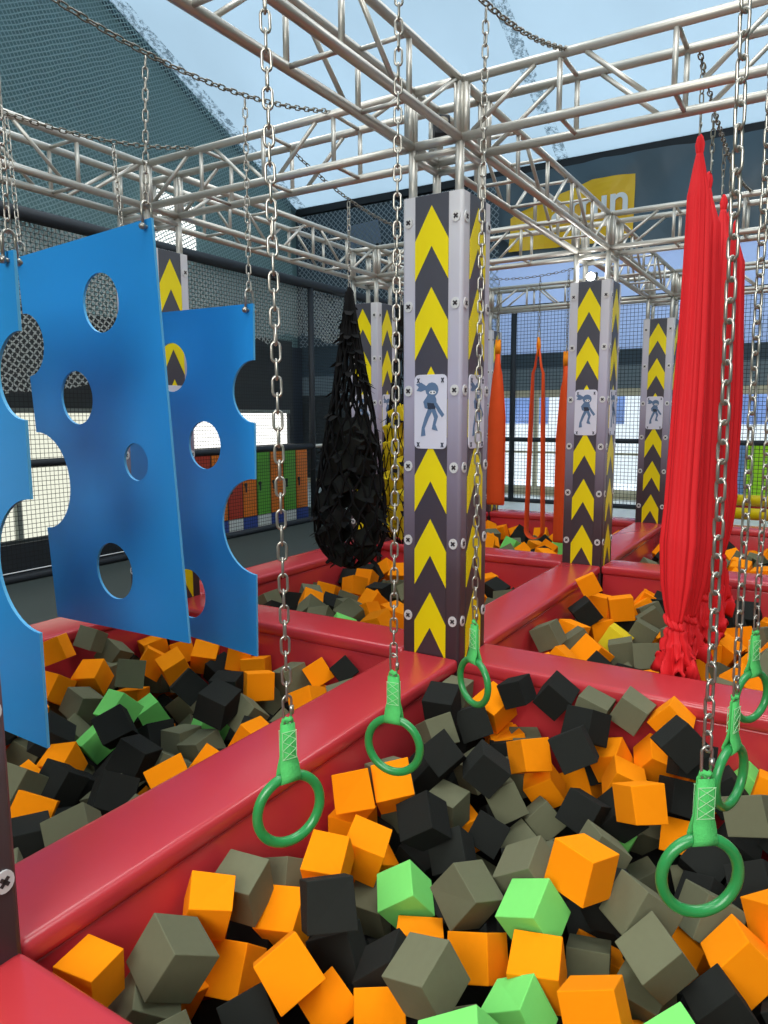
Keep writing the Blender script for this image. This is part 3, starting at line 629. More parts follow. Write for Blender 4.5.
# ------------------------------------------------------------------ cargo nets
def cargo(x,y,ztop,zbot,R,cubes,label,seed,m,thick,col,clabel,cgroup):
    rnd=random.Random(seed); t=thing('cargo_net',label,'net',(x,y,0),'hanging cargo nets')
    Ht=ztop-zbot
    def rad(u):  # u 0 top .. 1 bottom
        pr=[(0,.02),(.1,.05),(.25,.1),(.42,.16),(.6,.22),(.78,.27),(.9,.26),(.97,.17),(1,.04)]
        for (a,ra),(b_,rb) in zip(pr,pr[1:]):
            if u<=b_: return (ra+(rb-ra)*(u-a)/(b_-a))*R/.27
        return .04
    def P(u,a,j=0): r=rad(u)*(1+.05*math.sin(3*a+u*7+seed)+j); return (r*math.cos(a),r*math.sin(a),ztop-Ht*u)
    b=MB(); ns=15
    for sg in(1,-1):
        for k in range(ns):
            a0=2*PI*k/ns; pts=[]
            for q in range(37):
                u=q/36; pts.append(P(u,a0+sg*(1.1*PI*u)+.05*math.sin(q*1.7+k),rnd.uniform(-.02,.02)))
            b.tube(pts,thick,5,cap=False)
    link('rope_mesh',b.mesh('rope_mesh',m,True),t)
    b=MB()
    for q in range(100 if thick>.005 else 40):
        u=rnd.uniform(.05,.98); a=rnd.uniform(0,2*PI); p=Vector(P(u,a)); o=Vector((math.cos(a),math.sin(a),-.6))*rnd.uniform(.03,.08); s=Vector((-math.sin(a),math.cos(a),0))*rnd.uniform(.02,.045)
        b.poly([p-s,p+s,p+s*.4+o,p-s*.6+o*.8])
    if thick>.003: link('cloth_ties',b.mesh('cloth_ties',m,fix=False),t,kind='stuff')
    b=MB(); b.tube([(0,0,ztop+.04),(.012,0,ztop),(0,.01,ztop-.05),(-.01,0,ztop-.13)],[.012,.03,.034,.022],8); link('gathered_top',b.mesh('gathered_top',m,True),t)
    s=.2 if cubes<15 else .15; zz=zbot+.13; n=0; lay=0
    while n<cubes and zz<zbot+Ht*.62:
        u=(ztop-zz)/Ht; rr=max(0,rad(u)-s*.42); kk=4 if rr>.14 else 3 if rr>.08 else (2 if rr>.05 else 1)
        for q in range(kk):
            a=2*PI*q/kk+lay*.9+rnd.uniform(-.3,.3)
            o=link('foam_cube',CUBE[(col,n%3)],None,(x+rr*.85*math.cos(a),y+rr*.85*math.sin(a),zz+rnd.uniform(-.02,.02)),Quaternion((rnd.uniform(-1,1),rnd.uniform(-1,1),rnd.uniform(-1,1),rnd.uniform(-1,1))).normalized(),scale=(s*(.98 if s>.17 else .9),)*3)
            tag(o,clabel,'foam cube',cgroup); n+=1
        zz+=s*.95; lay+=1
    return t
# foam cube meshes: unit size, edges slightly rounded, faces a little uneven
CUBE={}
for c in('orange','grey','black','green','yellow'):
    for v in range(3):
        rr=random.Random(v*7+3); b=MB(); b.box(-.5,.5,-.5,.5,-.5,.5); me=b.mesh('foam_cube',c)
        bm=bmesh.new(); bm.from_mesh(me)
        for q in bm.verts: q.co+=Vector((rr.uniform(-1,1),rr.uniform(-1,1),rr.uniform(-1,1)))*.03
        bmesh.ops.bevel(bm,geom=list(bm.edges),offset=.02,segments=2,affect='EDGES',profile=.5); bm.to_mesh(me); bm.free()
        for p in me.polygons: p.use_smooth=False
        CUBE[(c,v)]=me
cargo(.88,1.28,2.36,.2,.29,30,'black cargo net bulging with black foam cubes, hanging left of the middle column',2,'netrope',.010,'black','black foam cube packed inside the black cargo net','foam cubes in the black cargo net')
drop(.88,1.28,hz('n',.88),2.39,'short chain above the black cargo net','short chains of the cargo nets')
cargo(1.55,1.2,2.3,.3,.2,22,'slimmer cargo net of yellow foam cubes, partly behind the middle column',9,'netyel',.0045,'yellow','yellow foam cube packed inside the slim cargo net','foam cubes in the slim cargo net')
drop(1.55,1.28,hz('n',1.55),2.33,'short chain above the slim yellow-filled cargo net','short chains of the cargo nets',dy=-.08)
# ------------------------------------------------------------------ orange slings
def ribbon(pts,w,nrm,name,m,parent,th=.006):
    b=MB(); S=[]
    for i,p in enumerate(pts):
        p=Vector(p); ww=w(i/(len(pts)-1)) if callable(w) else w; s=Vector(nrm).normalized()*ww; S.append((p-s,p+s))
    for (a,b_),(c,d) in zip(S,S[1:]): b.poly([a,b_,d,c])
    me=b.mesh(name,m,True,fix=False); bm=bmesh.new(); bm.from_mesh(me); bmesh.ops.remove_doubles(bm,verts=bm.verts,dist=.0003); bm.to_mesh(me); bm.free()
    o=link(name,me,parent); s=o.modifiers.new('thick','SOLIDIFY'); s.thickness=th; s.offset=0; return o
def sling(x,y,ztop,zbot,half,wd,rz,label):
    t=thing('fabric_sling',label,'sling',(x,y,0),'hanging orange slings',(0,0,rz)); pts=[]; n=40
    for i in range(n+1):
        a=PI*i/n
    top=ztop-.22; pts=[(0,0,ztop-.05),(half*.35,0,top-.12)]
    for q in range(10): pts.append((half*(.6+.4*q/9),0,top-.2-(top-.2-zbot-half)*q/9))
    for q in range(1,12): a=PI*q/12; pts.append((half*math.cos(a),0,zbot+half-half*math.sin(a)))
    for q in range(9,-1,-1): pts.append((-half*(.6+.4*q/9),0,top-.2-(top-.2-zbot-half)*q/9))
    pts+=[(-half*.35,0,top-.12),(0,0,ztop-.05)]
    ribbon(pts,lambda u:.02+(wd-.02)*min(1,min(u,1-u)*7),(0,1,0),'band','sling',t)
    ribbon([(0,.0,ztop),(.012,0,ztop-.1),(.0,0,ztop-.22),(-.012,0,ztop-.1),(0,0,ztop)],.035,(0,1,0),'hanging_loop','slingloop',t)
    quick_link(t,(0,0,ztop+.03),.09,.014,.004)
    drop(x,y,zt-.18*4*((y-.148)/2.226)*(1-(y-.148)/2.226)-.02,ztop+.07,'short chain above the '+label.split(',')[0],'short chains of the slings','darksteel')
sling(4.6,1.6,2.33,.29,.035,.105,0,'orange sling nearest the middle column, broad side towards the camera')
sling(4.6,1.08,2.33,-.1,.11,.06,PI/2-.1,'narrow orange sling, its two strands hanging into the foam')
sling(4.6,.74,2.15,-.12,.04,.09,0,'orange sling right beside the floodlit column')
# ------------------------------------------------------------------ foam cubes in the pits
PITN={(-1,-1):'foam cubes in the nearest pit',(-1,0):'foam cubes in the pit under the blue boards',(0,-1):'foam cubes in the pit under the red silks',(0,0):'foam cubes in the pit under the cargo nets',(1,0):'foam cubes in the pit under the orange slings',(1,-1):'foam cubes in the far pit right of the floodlit column'}
PILE="""g -2.571 -.397 -.175 .283 -.777 -.558 .065 .161 t|exposed grey foam cube, second closest grey one right of the long beam's near end
o -2.755 -.272 -.157 .021 -.641 -.766 -.038 .131 t|exposed orange foam cube, closest orange one right of the long beam's near end
o -2.345 -.319 -.175 .174 -.916 -.347 -.098 .142 t|exposed orange foam cube, third closest orange one below the leftmost green ring
o -2.309 -.380 -.410 .413 -.127 .902 .005 .158 t|half-hidden orange foam cube, third closest orange one right of the bottom left corner
g -2.160 -.297 -.229 .059 .620 .774 .114 .157 t|exposed grey foam cube, second closest grey one below the leftmost green ring
g -1.912 -.278 -.341 .096 -.676 -.645 .344 .127 t|half-hidden grey foam cube, closest grey one below the leftmost green ring
o -2.058 -.407 -.368 .213 .584 .761 .184 .151 t|half-hidden orange foam cube, second closest orange one below the leftmost green ring
o -2.327 -.633 -.291 .452 -.531 .715 .047 .156 t|exposed orange foam cube, fourth closest orange one below the leftmost green ring
k -2.119 -.640 -.191 .447 -.326 .808 .202 .161 t|exposed black foam cube, closest black one below the leftmost green ring
o -2.250 -.919 -.373 .101 .900 .265 -.330 .149 t|half-hidden orange foam cube, eighth closest orange one below the leftmost green ring
o -2.223 -.709 -.449 .410 -.541 .734 .001 .145 t|exposed orange foam cube, sixth closest orange one below the leftmost green ring
o -2.342 -.527 -.565 .396 -.537 .744 .047 .135 s|
k -2.442 -.577 -.397 .408 -.476 .774 .086 .143 t|half-hidden black foam cube, second closest black one right of the bottom left corner
n -1.732 -.712 -.365 .325 .489 .809 .013 .151 t|exposed green foam cube, closest green one right of the leftmost green ring
g -1.749 -.972 -.260 .569 .347 .744 .048 .157 t|exposed grey foam cube, fifth closest grey one below the ring over the beam
g -2.214 -1.059 -.210 .224 .731 .644 -.005 .153 t|exposed grey foam cube, fifth closest grey one below the leftmost green ring
o -1.874 -.854 -.435 .083 -.510 -.849 .110 .160 t|mostly buried orange foam cube, sixth closest orange one right of the leftmost green ring
o -1.860 -1.068 -.386 .094 -.695 -.635 .322 .150 t|exposed orange foam cube, seventh closest orange one left of the bottom right corner
n -1.715 -1.204 -.269 .269 .709 .652 -.028 .155 t|exposed green foam cube, second closest green one left of the largest green ring
o -1.870 -1.279 -.338 .105 .619 .776 .064 .156 t|half-hidden orange foam cube, fifth closest orange one left of the largest green ring
n -2.038 -1.277 -.368 .192 .679 .689 -.166 .149 t|half-hidden green foam cube, second closest green one left of the bottom right corner
n -2.470 -1.302 -.146 .139 -.606 -.581 .525 .163 t|mostly buried green foam cube, closest green one below the leftmost green ring
o -2.016 -1.503 -.268 .019 -.643 -.723 .252 .157 t|half-hidden orange foam cube, fourth closest orange one below the largest green ring
o -1.548 -1.320 -.153 .122 -.818 -.561 .039 .162 t|exposed orange foam cube, closest orange one left of the largest green ring
g -1.554 -1.129 -.241 .281 .673 .674 -.114 .162 t|half-hidden grey foam cube, seventh closest grey one left of the bottom right corner
g -1.518 -1.515 -.269 .282 -.888 -.315 .181 .163 t|half-hidden grey foam cube, third closest grey one left of the bottom right corner
g -.772 -1.391 -.635 .150 .464 .861 -.142 .126 t|half-hidden grey foam cube, second closest grey one left of the largest green ring
g -1.686 -1.601 -.286 .334 .370 .866 -.029 .152 t|exposed grey foam cube, closest grey one left of the bottom right corner
g -1.313 -1.708 -.342 .193 -.923 -.256 .214 .157 t|half-hidden grey foam cube, closest grey one below the largest green ring
o -1.484 -1.824 -.338 .306 .489 .773 -.265 .156 t|exposed orange foam cube, closest orange one above the bottom right corner
k -1.670 -1.792 -.392 .242 .469 .819 -.224 .142 t|half-hidden black foam cube, closest black one left of the bottom right corner
n -2.055 -1.729 -.265 .075 -.459 -.651 .600 .157 t|mostly buried green foam cube, closest green one left of the bottom right corner
o -1.306 -1.931 -.270 .105 .892 .402 -.179 .161 t|mostly buried orange foam cube, closest orange one right of the largest green ring
g -1.580 -1.361 -.487 .100 -.615 -.770 .137 .141 t|half-hidden grey foam cube, fourth closest grey one left of the bottom right corner
k -2.068 -.852 -.384 .271 .562 .761 -.180 .155 t|mostly buried black foam cube, seventh closest black one below the leftmost green ring
o -1.500 -.323 -.173 .499 -.315 .799 .110 .162 t|exposed orange foam cube, second closest orange one below the ring over the beam
o -1.356 -.440 -.184 .240 .398 .842 .273 .161 t|exposed orange foam cube, closest orange one below the ring over the beam
o -1.651 -.479 -.307 .096 -.562 -.806 -.156 .161 t|exposed orange foam cube, third closest orange one right of the leftmost green ring
o -1.855 -.449 -.254 .137 .573 .775 .229 .153 t|half-hidden orange foam cube, closest orange one below the leftmost green ring
k -1.411 -.619 -.265 .419 .477 .765 .110 .157 t|exposed black foam cube, second closest black one below the ring over the beam
g -1.081 -.567 -.374 .010 .746 .662 .070 .150 t|half-hidden grey foam cube, third closest grey one right of the ring over the beam
k -.980 -.484 -.182 .088 .738 .460 .486 .159 t|exposed black foam cube, closest black one right of the ring over the beam
k -.643 -.311 -.089 .107 .634 .752 .144 .157 t|exposed black foam cube, closest black one left of the middle column's ring
g -.356 -.265 -.130 .035 -.682 -.730 -.014 .136 t|mostly buried grey foam cube, closest grey one left of the middle column's ring
g -.806 -.369 -.171 .445 -.848 .228 -.174 .149 t|half-hidden grey foam cube, closest grey one right of the ring over the beam
k -.516 -.436 -.205 .432 -.754 .305 -.390 .161 t|exposed black foam cube, closest black one below the middle column's ring
k -.911 -.679 -.234 .690 -.435 .553 -.169 .158 t|exposed black foam cube, fifth closest black one below the middle column's ring
o -.330 -.476 -.180 .111 .795 .541 .250 .167 t|half-hidden orange foam cube, closest orange one below the middle column's ring
k -.362 -.617 -.053 .134 .721 .666 -.137 .134 t|exposed black foam cube, closest black one right of the middle column's ring
k -.291 -.811 -.060 .323 -.941 -.038 -.093 .153 t|exposed black foam cube, second closest black one right of the middle column's ring
k -.474 -1.026 -.109 .154 -.818 -.517 .201 .157 t|exposed black foam cube, fourth closest black one left of the red silk tails
k -.694 -1.033 -.137 .580 -.278 .758 -.104 .163 t|exposed black foam cube, third closest black one right of the middle column's ring
g -.272 -1.002 -.103 .099 -.705 -.690 -.130 .155 t|half-hidden grey foam cube, third closest grey one right of the middle column's ring
g -.274 -1.197 -.065 .245 -.968 .026 -.044 .149 t|exposed grey foam cube, second closest grey one left of the edge-on green ring
o -.264 -1.388 -.077 .653 -.294 .639 -.281 .146 t|half-hidden orange foam cube, closest orange one below the red silk tails
o -.318 -1.329 -.275 .789 -.318 .415 -.324 .152 t|half-hidden orange foam cube, second closest orange one left of the edge-on green ring
o -.845 -1.368 -.235 .518 -.756 .346 -.199 .159 t|exposed orange foam cube, third closest orange one above the largest green ring
k -.587 -1.482 -.044 .650 -.443 .611 -.087 .158 t|exposed black foam cube, closest black one below the red silk tails
k -.436 -1.508 -.185 .503 -.667 .494 -.240 .162 t|mostly buried black foam cube, closest black one left of the edge-on green ring
k -.565 -1.490 -.310 .532 -.680 .472 -.176 .155 t|half-hidden black foam cube, second closest black one left of the edge-on green ring
o -.614 -1.494 -.471 .380 -.644 .580 -.324 .143 t|half-hidden orange foam cube, closest orange one above the largest green ring
g -.728 -1.783 -.230 .037 -.739 -.618 .266 .159 t|exposed grey foam cube, closest grey one below the edge-on green ring
k -.885 -1.133 -.331 .418 -.489 .694 -.323 .153 t|exposed black foam cube, fourth closest black one left of the largest green ring
g -.852 -.757 -.403 .580 -.370 .725 .011 .150 t|exposed grey foam cube, fifth closest grey one right of the ring over the beam
g -.763 -.910 -.495 .579 -.465 .669 -.036 .140 t|exposed grey foam cube, fourth closest grey one below the red silk tails
o -.640 -.796 -.253 .499 -.795 .317 -.137 .155 t|exposed orange foam cube, fourth closest orange one below the middle column's ring
o -.581 -.860 -.427 .754 -.282 .587 -.088 .151 t|exposed orange foam cube, fourth closest orange one left of the largest green ring
k -1.097 -.769 -.439 .459 -.589 .645 -.163 .146 t|exposed black foam cube, eleventh closest black one right of the ring over the beam
o -1.199 2.154 -.056 .648 -.356 .671 .062 .152 t|exposed orange foam cube, fourth closest orange one above the leftmost blue board
g -.917 2.181 -.068 .504 -.062 .853 .124 .138 t|exposed grey foam cube, third closest grey one above the leftmost blue board
g -.764 2.153 -.215 .491 .126 .846 .166 .155 t|half-hidden grey foam cube, second closest grey one left of the largest blue board
o -1.021 2.046 -.273 .165 .534 .810 .175 .169 t|exposed orange foam cube, third closest orange one above the leftmost blue board
g -.908 1.808 -.240 .499 -.287 .763 .293 .171 t|exposed grey foam cube, closest grey one left of the largest blue board
o -.301 1.992 -.303 .524 -.791 .197 -.246 .155 t|half-hidden orange foam cube, closest orange one below the largest blue board
o -.611 1.730 -.275 .729 -.438 .448 .275 .169 t|exposed orange foam cube, third closest orange one below the largest blue board
k -.761 1.433 -.299 .597 -.585 .547 .047 .167 t|exposed black foam cube, second closest black one below the largest blue board
o -1.268 2.105 -.276 .679 -.664 .184 .253 .166 t|half-hidden orange foam cube, second closest orange one above the leftmost blue board
g -1.207 1.911 -.365 .573 .109 .808 .081 .166 t|exposed grey foam cube, second closest grey one above the leftmost blue board
n -1.216 1.553 -.317 .271 -.709 -.586 .284 .166 t|half-hidden green foam cube, closest green one left of the largest blue board
n -.949 1.598 -.452 .678 -.507 .482 .228 .159 t|half-hidden green foam cube, closest green one below the largest blue board
n -1.347 1.588 -.484 .604 -.597 .496 .182 .155 t|half-hidden green foam cube, closest green one right of the leftmost blue board
g -.578 1.681 -.547 .684 -.349 .627 -.132 .150 t|half-hidden grey foam cube, second closest grey one left of the rear blue board's bottom
k -1.394 1.351 -.308 .089 .354 .864 -.347 .167 t|exposed black foam cube, fourth closest black one right of the leftmost blue board
o -1.706 1.395 -.413 .149 .527 .832 .088 .162 t|half-hidden orange foam cube, closest orange one right of the leftmost blue board
k -1.873 1.165 -.381 .449 .030 .889 .083 .162 t|exposed black foam cube, closest black one below the leftmost blue board
k -1.587 .962 -.315 .555 .042 .806 .203 .167 t|exposed black foam cube, fifth closest black one left of the leftmost green ring
g -1.181 1.059 -.414 .001 -.729 -.679 .089 .161 t|half-hidden grey foam cube, third closest grey one left of the leftmost green ring
o -1.773 .487 -.235 .046 .297 .879 -.370 .171 t|half-hidden orange foam cube, second closest orange one left of the leftmost green ring
g -2.261 .487 -.235 .017 .415 .807 -.420 .171 t|half-hidden grey foam cube, second closest grey one above the long beam's near end
o -.323 1.413 -.233 .618 -.650 .386 -.216 .161 t|half-hidden orange foam cube, closest orange one left of the rear blue board's bottom
o -.315 .739 -.222 .563 -.465 .683 .028 .145 t|exposed orange foam cube, closest orange one right of the rear blue board's bottom
o -.565 .626 -.311 .038 .664 .682 -.305 .167 t|half-hidden orange foam cube, second closest orange one right of the rear blue board's bottom
k -.296 .553 -.171 .568 -.491 .660 -.019 .134 t|exposed black foam cube, closest black one above the ring over the beam
o -.595 .997 -.259 .600 -.723 .286 -.186 .166 t|exposed orange foam cube, second closest orange one below the rear blue board's bottom
g -.421 1.089 -.420 .681 -.553 .466 .111 .167 t|mostly buried grey foam cube, closest grey one below the rear blue board's bottom
k -1.095 .854 -.173 .079 -.620 -.762 -.169 .174 t|exposed black foam cube, second closest black one below the rear blue board's bottom
o 2.063 -.314 .001 .668 -.305 .677 -.049 .156 t|exposed orange foam cube, closest orange one below the floodlit column's foot
o 2.096 -.576 -.172 .523 -.620 .386 -.440 .188 t|exposed orange foam cube, third closest orange one below the floodlit column's foot
k 1.878 -.344 -.192 .696 -.387 .602 -.053 .181 t|exposed black foam cube, closest black one below the floodlit column's foot
g 1.076 -.307 -.175 .695 -.156 .676 -.189 .169 t|exposed grey foam cube, closest grey one right of the middle column's ring
o 1.971 -.452 -.359 .527 -.695 .323 -.367 .179 t|half-hidden orange foam cube, second closest orange one left of the red silk tails
g 1.854 -.801 -.300 .582 -.423 .616 -.320 .185 t|exposed grey foam cube, second closest grey one above the red silk tails
g 2.348 -.779 -.313 .657 -.349 .659 -.110 .181 t|half-hidden grey foam cube, third closest grey one above the red silk tails
g 1.500 -.737 -.351 .678 -.174 .714 -.013 .180 t|exposed grey foam cube, third closest grey one left of the red silk tails
k -2.025 -.614 -.450 .263 .573 -.035 -.775 .158 t|half-hidden black foam cube, fourth closest black one below the leftmost green ring
k -2.106 -.301 -.503 .760 .440 .428 -.212 .160 t|mostly buried black foam cube, second closest black one below the leftmost green ring
g -2.644 -.354 -.315 .394 -.048 .302 -.867 .155 t|mostly buried grey foam cube, closest grey one right of the bottom left corner
o -2.504 -.290 -.399 .495 -.274 .510 .648 .158 t|mostly buried orange foam cube, second closest orange one right of the long beam's near end
o -1.442 -1.351 -.612 .030 -.818 .527 .228 .165 t|mostly buried orange foam cube, second closest orange one left of the largest green ring
o -1.302 -1.652 -.520 .111 .782 -.253 .559 .158 t|mostly buried orange foam cube, closest orange one below the largest green ring
k -1.259 -1.289 -.584 .248 .511 .822 -.042 .164 t|mostly buried black foam cube, third closest black one left of the largest green ring
g -1.635 -1.558 -.483 .390 -.458 -.505 -.619 .158 t|mostly buried grey foam cube, second closest grey one left of the bottom right corner
g -1.681 -.537 -.505 .110 -.727 .669 -.113 .158 t|half-hidden grey foam cube, third closest grey one below the leftmost green ring
k -1.790 -1.031 -.587 .714 -.697 .066 -.015 .159 t|mostly buried black foam cube, eleventh closest black one left of the bottom right corner
o -1.433 -.281 -.382 .999 .010 -.023 .047 .158 t|mostly buried orange foam cube, closest orange one right of the leftmost green ring
o -1.516 -.424 -.478 .591 .733 -.139 -.308 .157 t|mostly buried orange foam cube, fifth closest orange one right of the leftmost green ring
o -.971 -.597 -.536 .126 .359 .922 -.069 .158 t|mostly buried orange foam cube, fifth closest orange one below the ring over the beam
k -1.272 -.289 -.532 .546 .707 .289 -.344 .158 t|mostly buried black foam cube, closest black one right of the leftmost green ring
o -.309 -.510 -.392 .715 -.628 -.260 .161 .158 t|mostly buried orange foam cube, closest orange one right of the ring over the beam
o -.324 -.556 -.409 .881 -.101 -.075 -.456 .185 t|mostly buried orange foam cube, third closest orange one below the middle column's ring
g -.302 -.649 -.385 .664 .691 .168 .231 .158 t|mostly buried grey foam cube, second closest grey one below the middle column's ring
k -.293 -1.080 -.381 .195 .782 .132 .577 .158 t|mostly buried black foam cube, fifth closest black one below the red silk tails
o -.379 -1.128 -.300 .488 -.626 .529 .300 .154 t|half-hidden orange foam cube, third closest orange one below the red silk tails
o -.522 -1.226 -.331 .708 .029 .656 .261 .153 t|half-hidden orange foam cube, fifth closest orange one below the red silk tails
o -.307 -1.535 -.375 .688 -.296 .641 -.170 .185 s|
k -.396 -1.657 -.319 .727 -.227 -.237 -.604 .153 t|mostly buried black foam cube, closest black one below the edge-on green ring
n -.269 -1.737 -.342 .246 -.650 -.254 .673 .158 t|mostly buried green foam cube, closest green one right of the edge-on green ring
o -.398 -1.844 -.279 .029 -.121 .105 -.987 .153 t|mostly buried orange foam cube, closest orange one right of the edge-on green ring
k -.715 -1.263 -.381 .783 -.343 .461 -.237 .158 t|half-hidden black foam cube, closest black one left of the largest green ring
k -.783 -1.633 -.456 .138 .765 .499 .383 .158 t|half-hidden black foam cube, closest black one above the largest green ring
k -.585 -1.722 -.477 .376 .564 .331 .657 .158 t|mostly buried black foam cube, second closest black one below the edge-on green ring
k -.988 -1.830 -.380 .206 .918 -.107 -.321 .158 t|mostly buried black foam cube, third closest black one right of the largest green ring
g -.482 -1.294 -.567 .121 -.382 -.837 -.373 .160 t|mostly buried grey foam cube, closest grey one left of the edge-on green ring
n -.714 -1.217 -.560 .086 -.648 .170 -.737 .158 t|mostly buried green foam cube, closest green one left of the largest green ring
k -1.334 -.714 -.425 .196 .291 -.459 .817 .158 t|half-hidden black foam cube, fifth closest black one below the ring over the beam
o -.300 -.969 -.524 .238 -.071 -.939 .240 .158 t|half-hidden orange foam cube, third closest orange one left of the largest green ring
k -.619 -.273 -.398 .053 .703 .708 .035 .158 s|
k -.396 -.570 -.402 .532 -.659 .392 -.360 .159 t|mostly buried black foam cube, third closest black one below the middle column's ring
g -.524 -.681 -.446 .102 .730 -.617 .276 .160 t|mostly buried grey foam cube, fourth closest grey one below the middle column's ring
o -.410 2.160 -.281 .551 .018 -.104 -.828 .170 t|half-hidden orange foam cube, closest orange one left of the largest blue board
o -.607 1.955 -.283 .407 .274 .834 -.252 .170 t|half-hidden orange foam cube, second closest orange one left of the largest blue board
o -2.182 .915 -.314 .351 .820 -.125 .435 .171 t|half-hidden orange foam cube, closest orange one above the long beam's near end
o -1.929 1.375 -.439 .113 -.071 .953 .271 .171 t|mostly buried orange foam cube, closest orange one below the leftmost blue board
k -.662 2.166 -.325 .279 -.193 -.604 -.721 .170 s|
k -.880 2.189 -.422 .025 -.843 -.038 .537 .170 s|
k -1.115 1.629 -.479 .755 -.426 .352 .353 .171 s|
k -1.633 1.577 -.329 .399 -.810 -.429 .034 .170 t|half-hidden black foam cube, closest black one right of the leftmost blue board
k -1.181 1.272 -.452 .607 .438 .608 .263 .170 t|mostly buried black foam cube, third closest black one left of the leftmost green ring
k -1.519 1.218 -.526 .019 .482 .493 .724 .175 t|mostly buried black foam cube, second closest black one right of the leftmost blue board
k -1.747 1.209 -.491 .666 .260 .195 .671 .172 t|mostly buried black foam cube, second closest black one below the leftmost blue board
k -1.882 .761 -.327 .852 -.338 -.400 .014 .170 t|half-hidden black foam cube, fifth closest black one right of the leftmost blue board
k -2.305 .743 -.326 .589 -.355 .640 .342 .170 t|half-hidden black foam cube, closest black one above the long beam's near end
g -.856 2.130 -.313 .492 .424 .627 -.430 .168 t|mostly buried grey foam cube, third closest grey one left of the largest blue board
g -.482 2.071 -.469 .969 -.035 .158 .189 .170 t|half-hidden grey foam cube, second closest grey one below the largest blue board
g -1.065 2.082 -.585 .574 .154 .114 .796 .181 s|
g -1.363 1.816 -.493 .330 .888 .291 .131 .173 t|mostly buried grey foam cube, closest grey one right of the leftmost blue board
g -1.244 2.154 -.481 .476 .555 .648 .210 .174 t|mostly buried grey foam cube, closest grey one above the leftmost blue board
g -1.417 .903 -.450 .426 -.185 .795 .389 .170 t|mostly buried grey foam cube, second closest grey one left of the leftmost green ring
g -2.059 1.230 -.325 .932 .029 .348 .101 .170 t|half-hidden grey foam cube, closest grey one below the leftmost blue board
g -1.695 1.732 -.448 .815 .104 .272 -.500 .170 t|mostly buried grey foam cube, closest grey one left of the leftmost blue board
o -.337 1.721 -.281 .456 -.041 -.258 .851 .170 t|exposed orange foam cube, second closest orange one below the largest blue board
o .309 1.745 -.411 .534 .473 -.580 .392 .185 s|
o -.315 1.269 -.297 .385 -.357 -.520 .674 .170 t|half-hidden orange foam cube, closest orange one below the rear blue board's bottom
o .326 1.459 -.409 .448 .737 .407 -.303 .185 s|
o .329 1.152 -.397 .069 -.403 -.906 -.106 .185 s|
g -.345 .940 -.294 .155 .053 .788 .593 .168 t|half-hidden grey foam cube, closest grey one right of the rear blue board's bottom
g -.902 .834 -.312 .165 -.442 -.101 .876 .170 t|half-hidden grey foam cube, second closest grey one below the rear blue board's bottom
g -1.188 .884 -.414 .388 -.634 -.439 .506 .168 t|half-hidden grey foam cube, closest grey one left of the leftmost green ring
k -.321 1.581 -.364 .699 -.413 .275 .515 .169 t|mostly buried black foam cube, closest black one below the largest blue board
k -.759 1.044 -.486 .237 .874 -.391 -.164 .173 t|mostly buried black foam cube, second closest black one above the leftmost green ring
n -.974 1.058 -.423 .241 -.530 .156 .798 .170 t|mostly buried green foam cube, closest green one below the rear blue board's bottom
o 3.431 -.316 -.321 .679 .654 -.315 .103 .185 s|
o 2.535 -.296 -.286 .065 -.722 -.689 -.007 .185 t|half-hidden orange foam cube, second closest orange one below the floodlit column's foot
o 1.578 -.321 -.292 .546 .548 -.542 .327 .185 t|mostly buried orange foam cube, second closest orange one below the narrow sling's end
o 2.767 -.638 -.286 .438 .858 .258 -.078 .185 s|
o 2.598 -.649 -.320 .842 -.294 -.150 -.427 .187 t|mostly buried orange foam cube, second closest orange one above the red silk tails
o 1.191 -.593 -.302 .349 -.819 -.456 .017 .185 t|half-hidden orange foam cube, third closest orange one left of the red silk tails
g 3.706 -.315 -.301 .675 -.335 -.092 .651 .185 s|
g 2.171 -.290 -.388 .531 -.514 -.494 -.457 .185 s|
g 1.378 -.433 -.303 .835 -.196 -.215 -.466 .185 t|mostly buried grey foam cube, closest grey one below the floodlit column's foot
g 3.938 -.406 -.391 .467 -.292 -.221 -.805 .185 s|
g 1.271 -.974 -.297 .256 -.401 .651 .591 .185 t|half-hidden grey foam cube, closest grey one left of the red silk tails
k 2.212 -.564 -.387 .437 .483 .302 -.696 .185 t|mostly buried black foam cube, second closest black one left of the red silk tails
k 2.765 -.780 -.294 .370 -.287 -.540 -.700 .185 s|
y 1.679 -.640 -.331 .691 .142 .223 -.673 .185 t|half-hidden yellow foam cube, closest yellow one left of the red silk tails
o 3.479 1.178 -.281 .806 .397 -.428 .102 .185 s|
o 3.420 .862 -.337 .694 -.318 -.314 -.564 .185 s|
o 2.760 .901 -.282 .064 .383 .921 -.034 .185 t|mostly buried orange foam cube, second closest orange one above the middle column's foot
g 3.655 1.001 -.294 .726 .466 .043 -.505 .185 s|
k 3.704 .803 -.371 .938 .273 .014 .211 .185 s|
k 2.510 .708 -.284 .776 .027 -.236 .585 .185 t|half-hidden black foam cube, closest black one above the middle column's foot
o 1.564 -1.285 -.282 .013 -.518 -.855 -.005 .185 t|mostly buried orange foam cube, second closest orange one right of the red silk tails
o 1.778 -1.393 -.312 .127 -.765 -.583 -.244 .185 t|half-hidden orange foam cube, third closest orange one right of the red silk tails
o 2.048 -1.476 -.284 .422 .460 .676 .391 .185 t|mostly buried orange foam cube, sixth closest orange one above the ring cut by the edge
o 1.451 -1.636 -.282 .212 .767 .383 .470 .185 t|mostly buried orange foam cube, second closest orange one above the ring cut by the edge
o 3.410 -1.581 -.355 .258 .646 -.715 .070 .185 s|
o 2.770 -.667 -.280 .220 -.712 .080 -.662 .185 s|
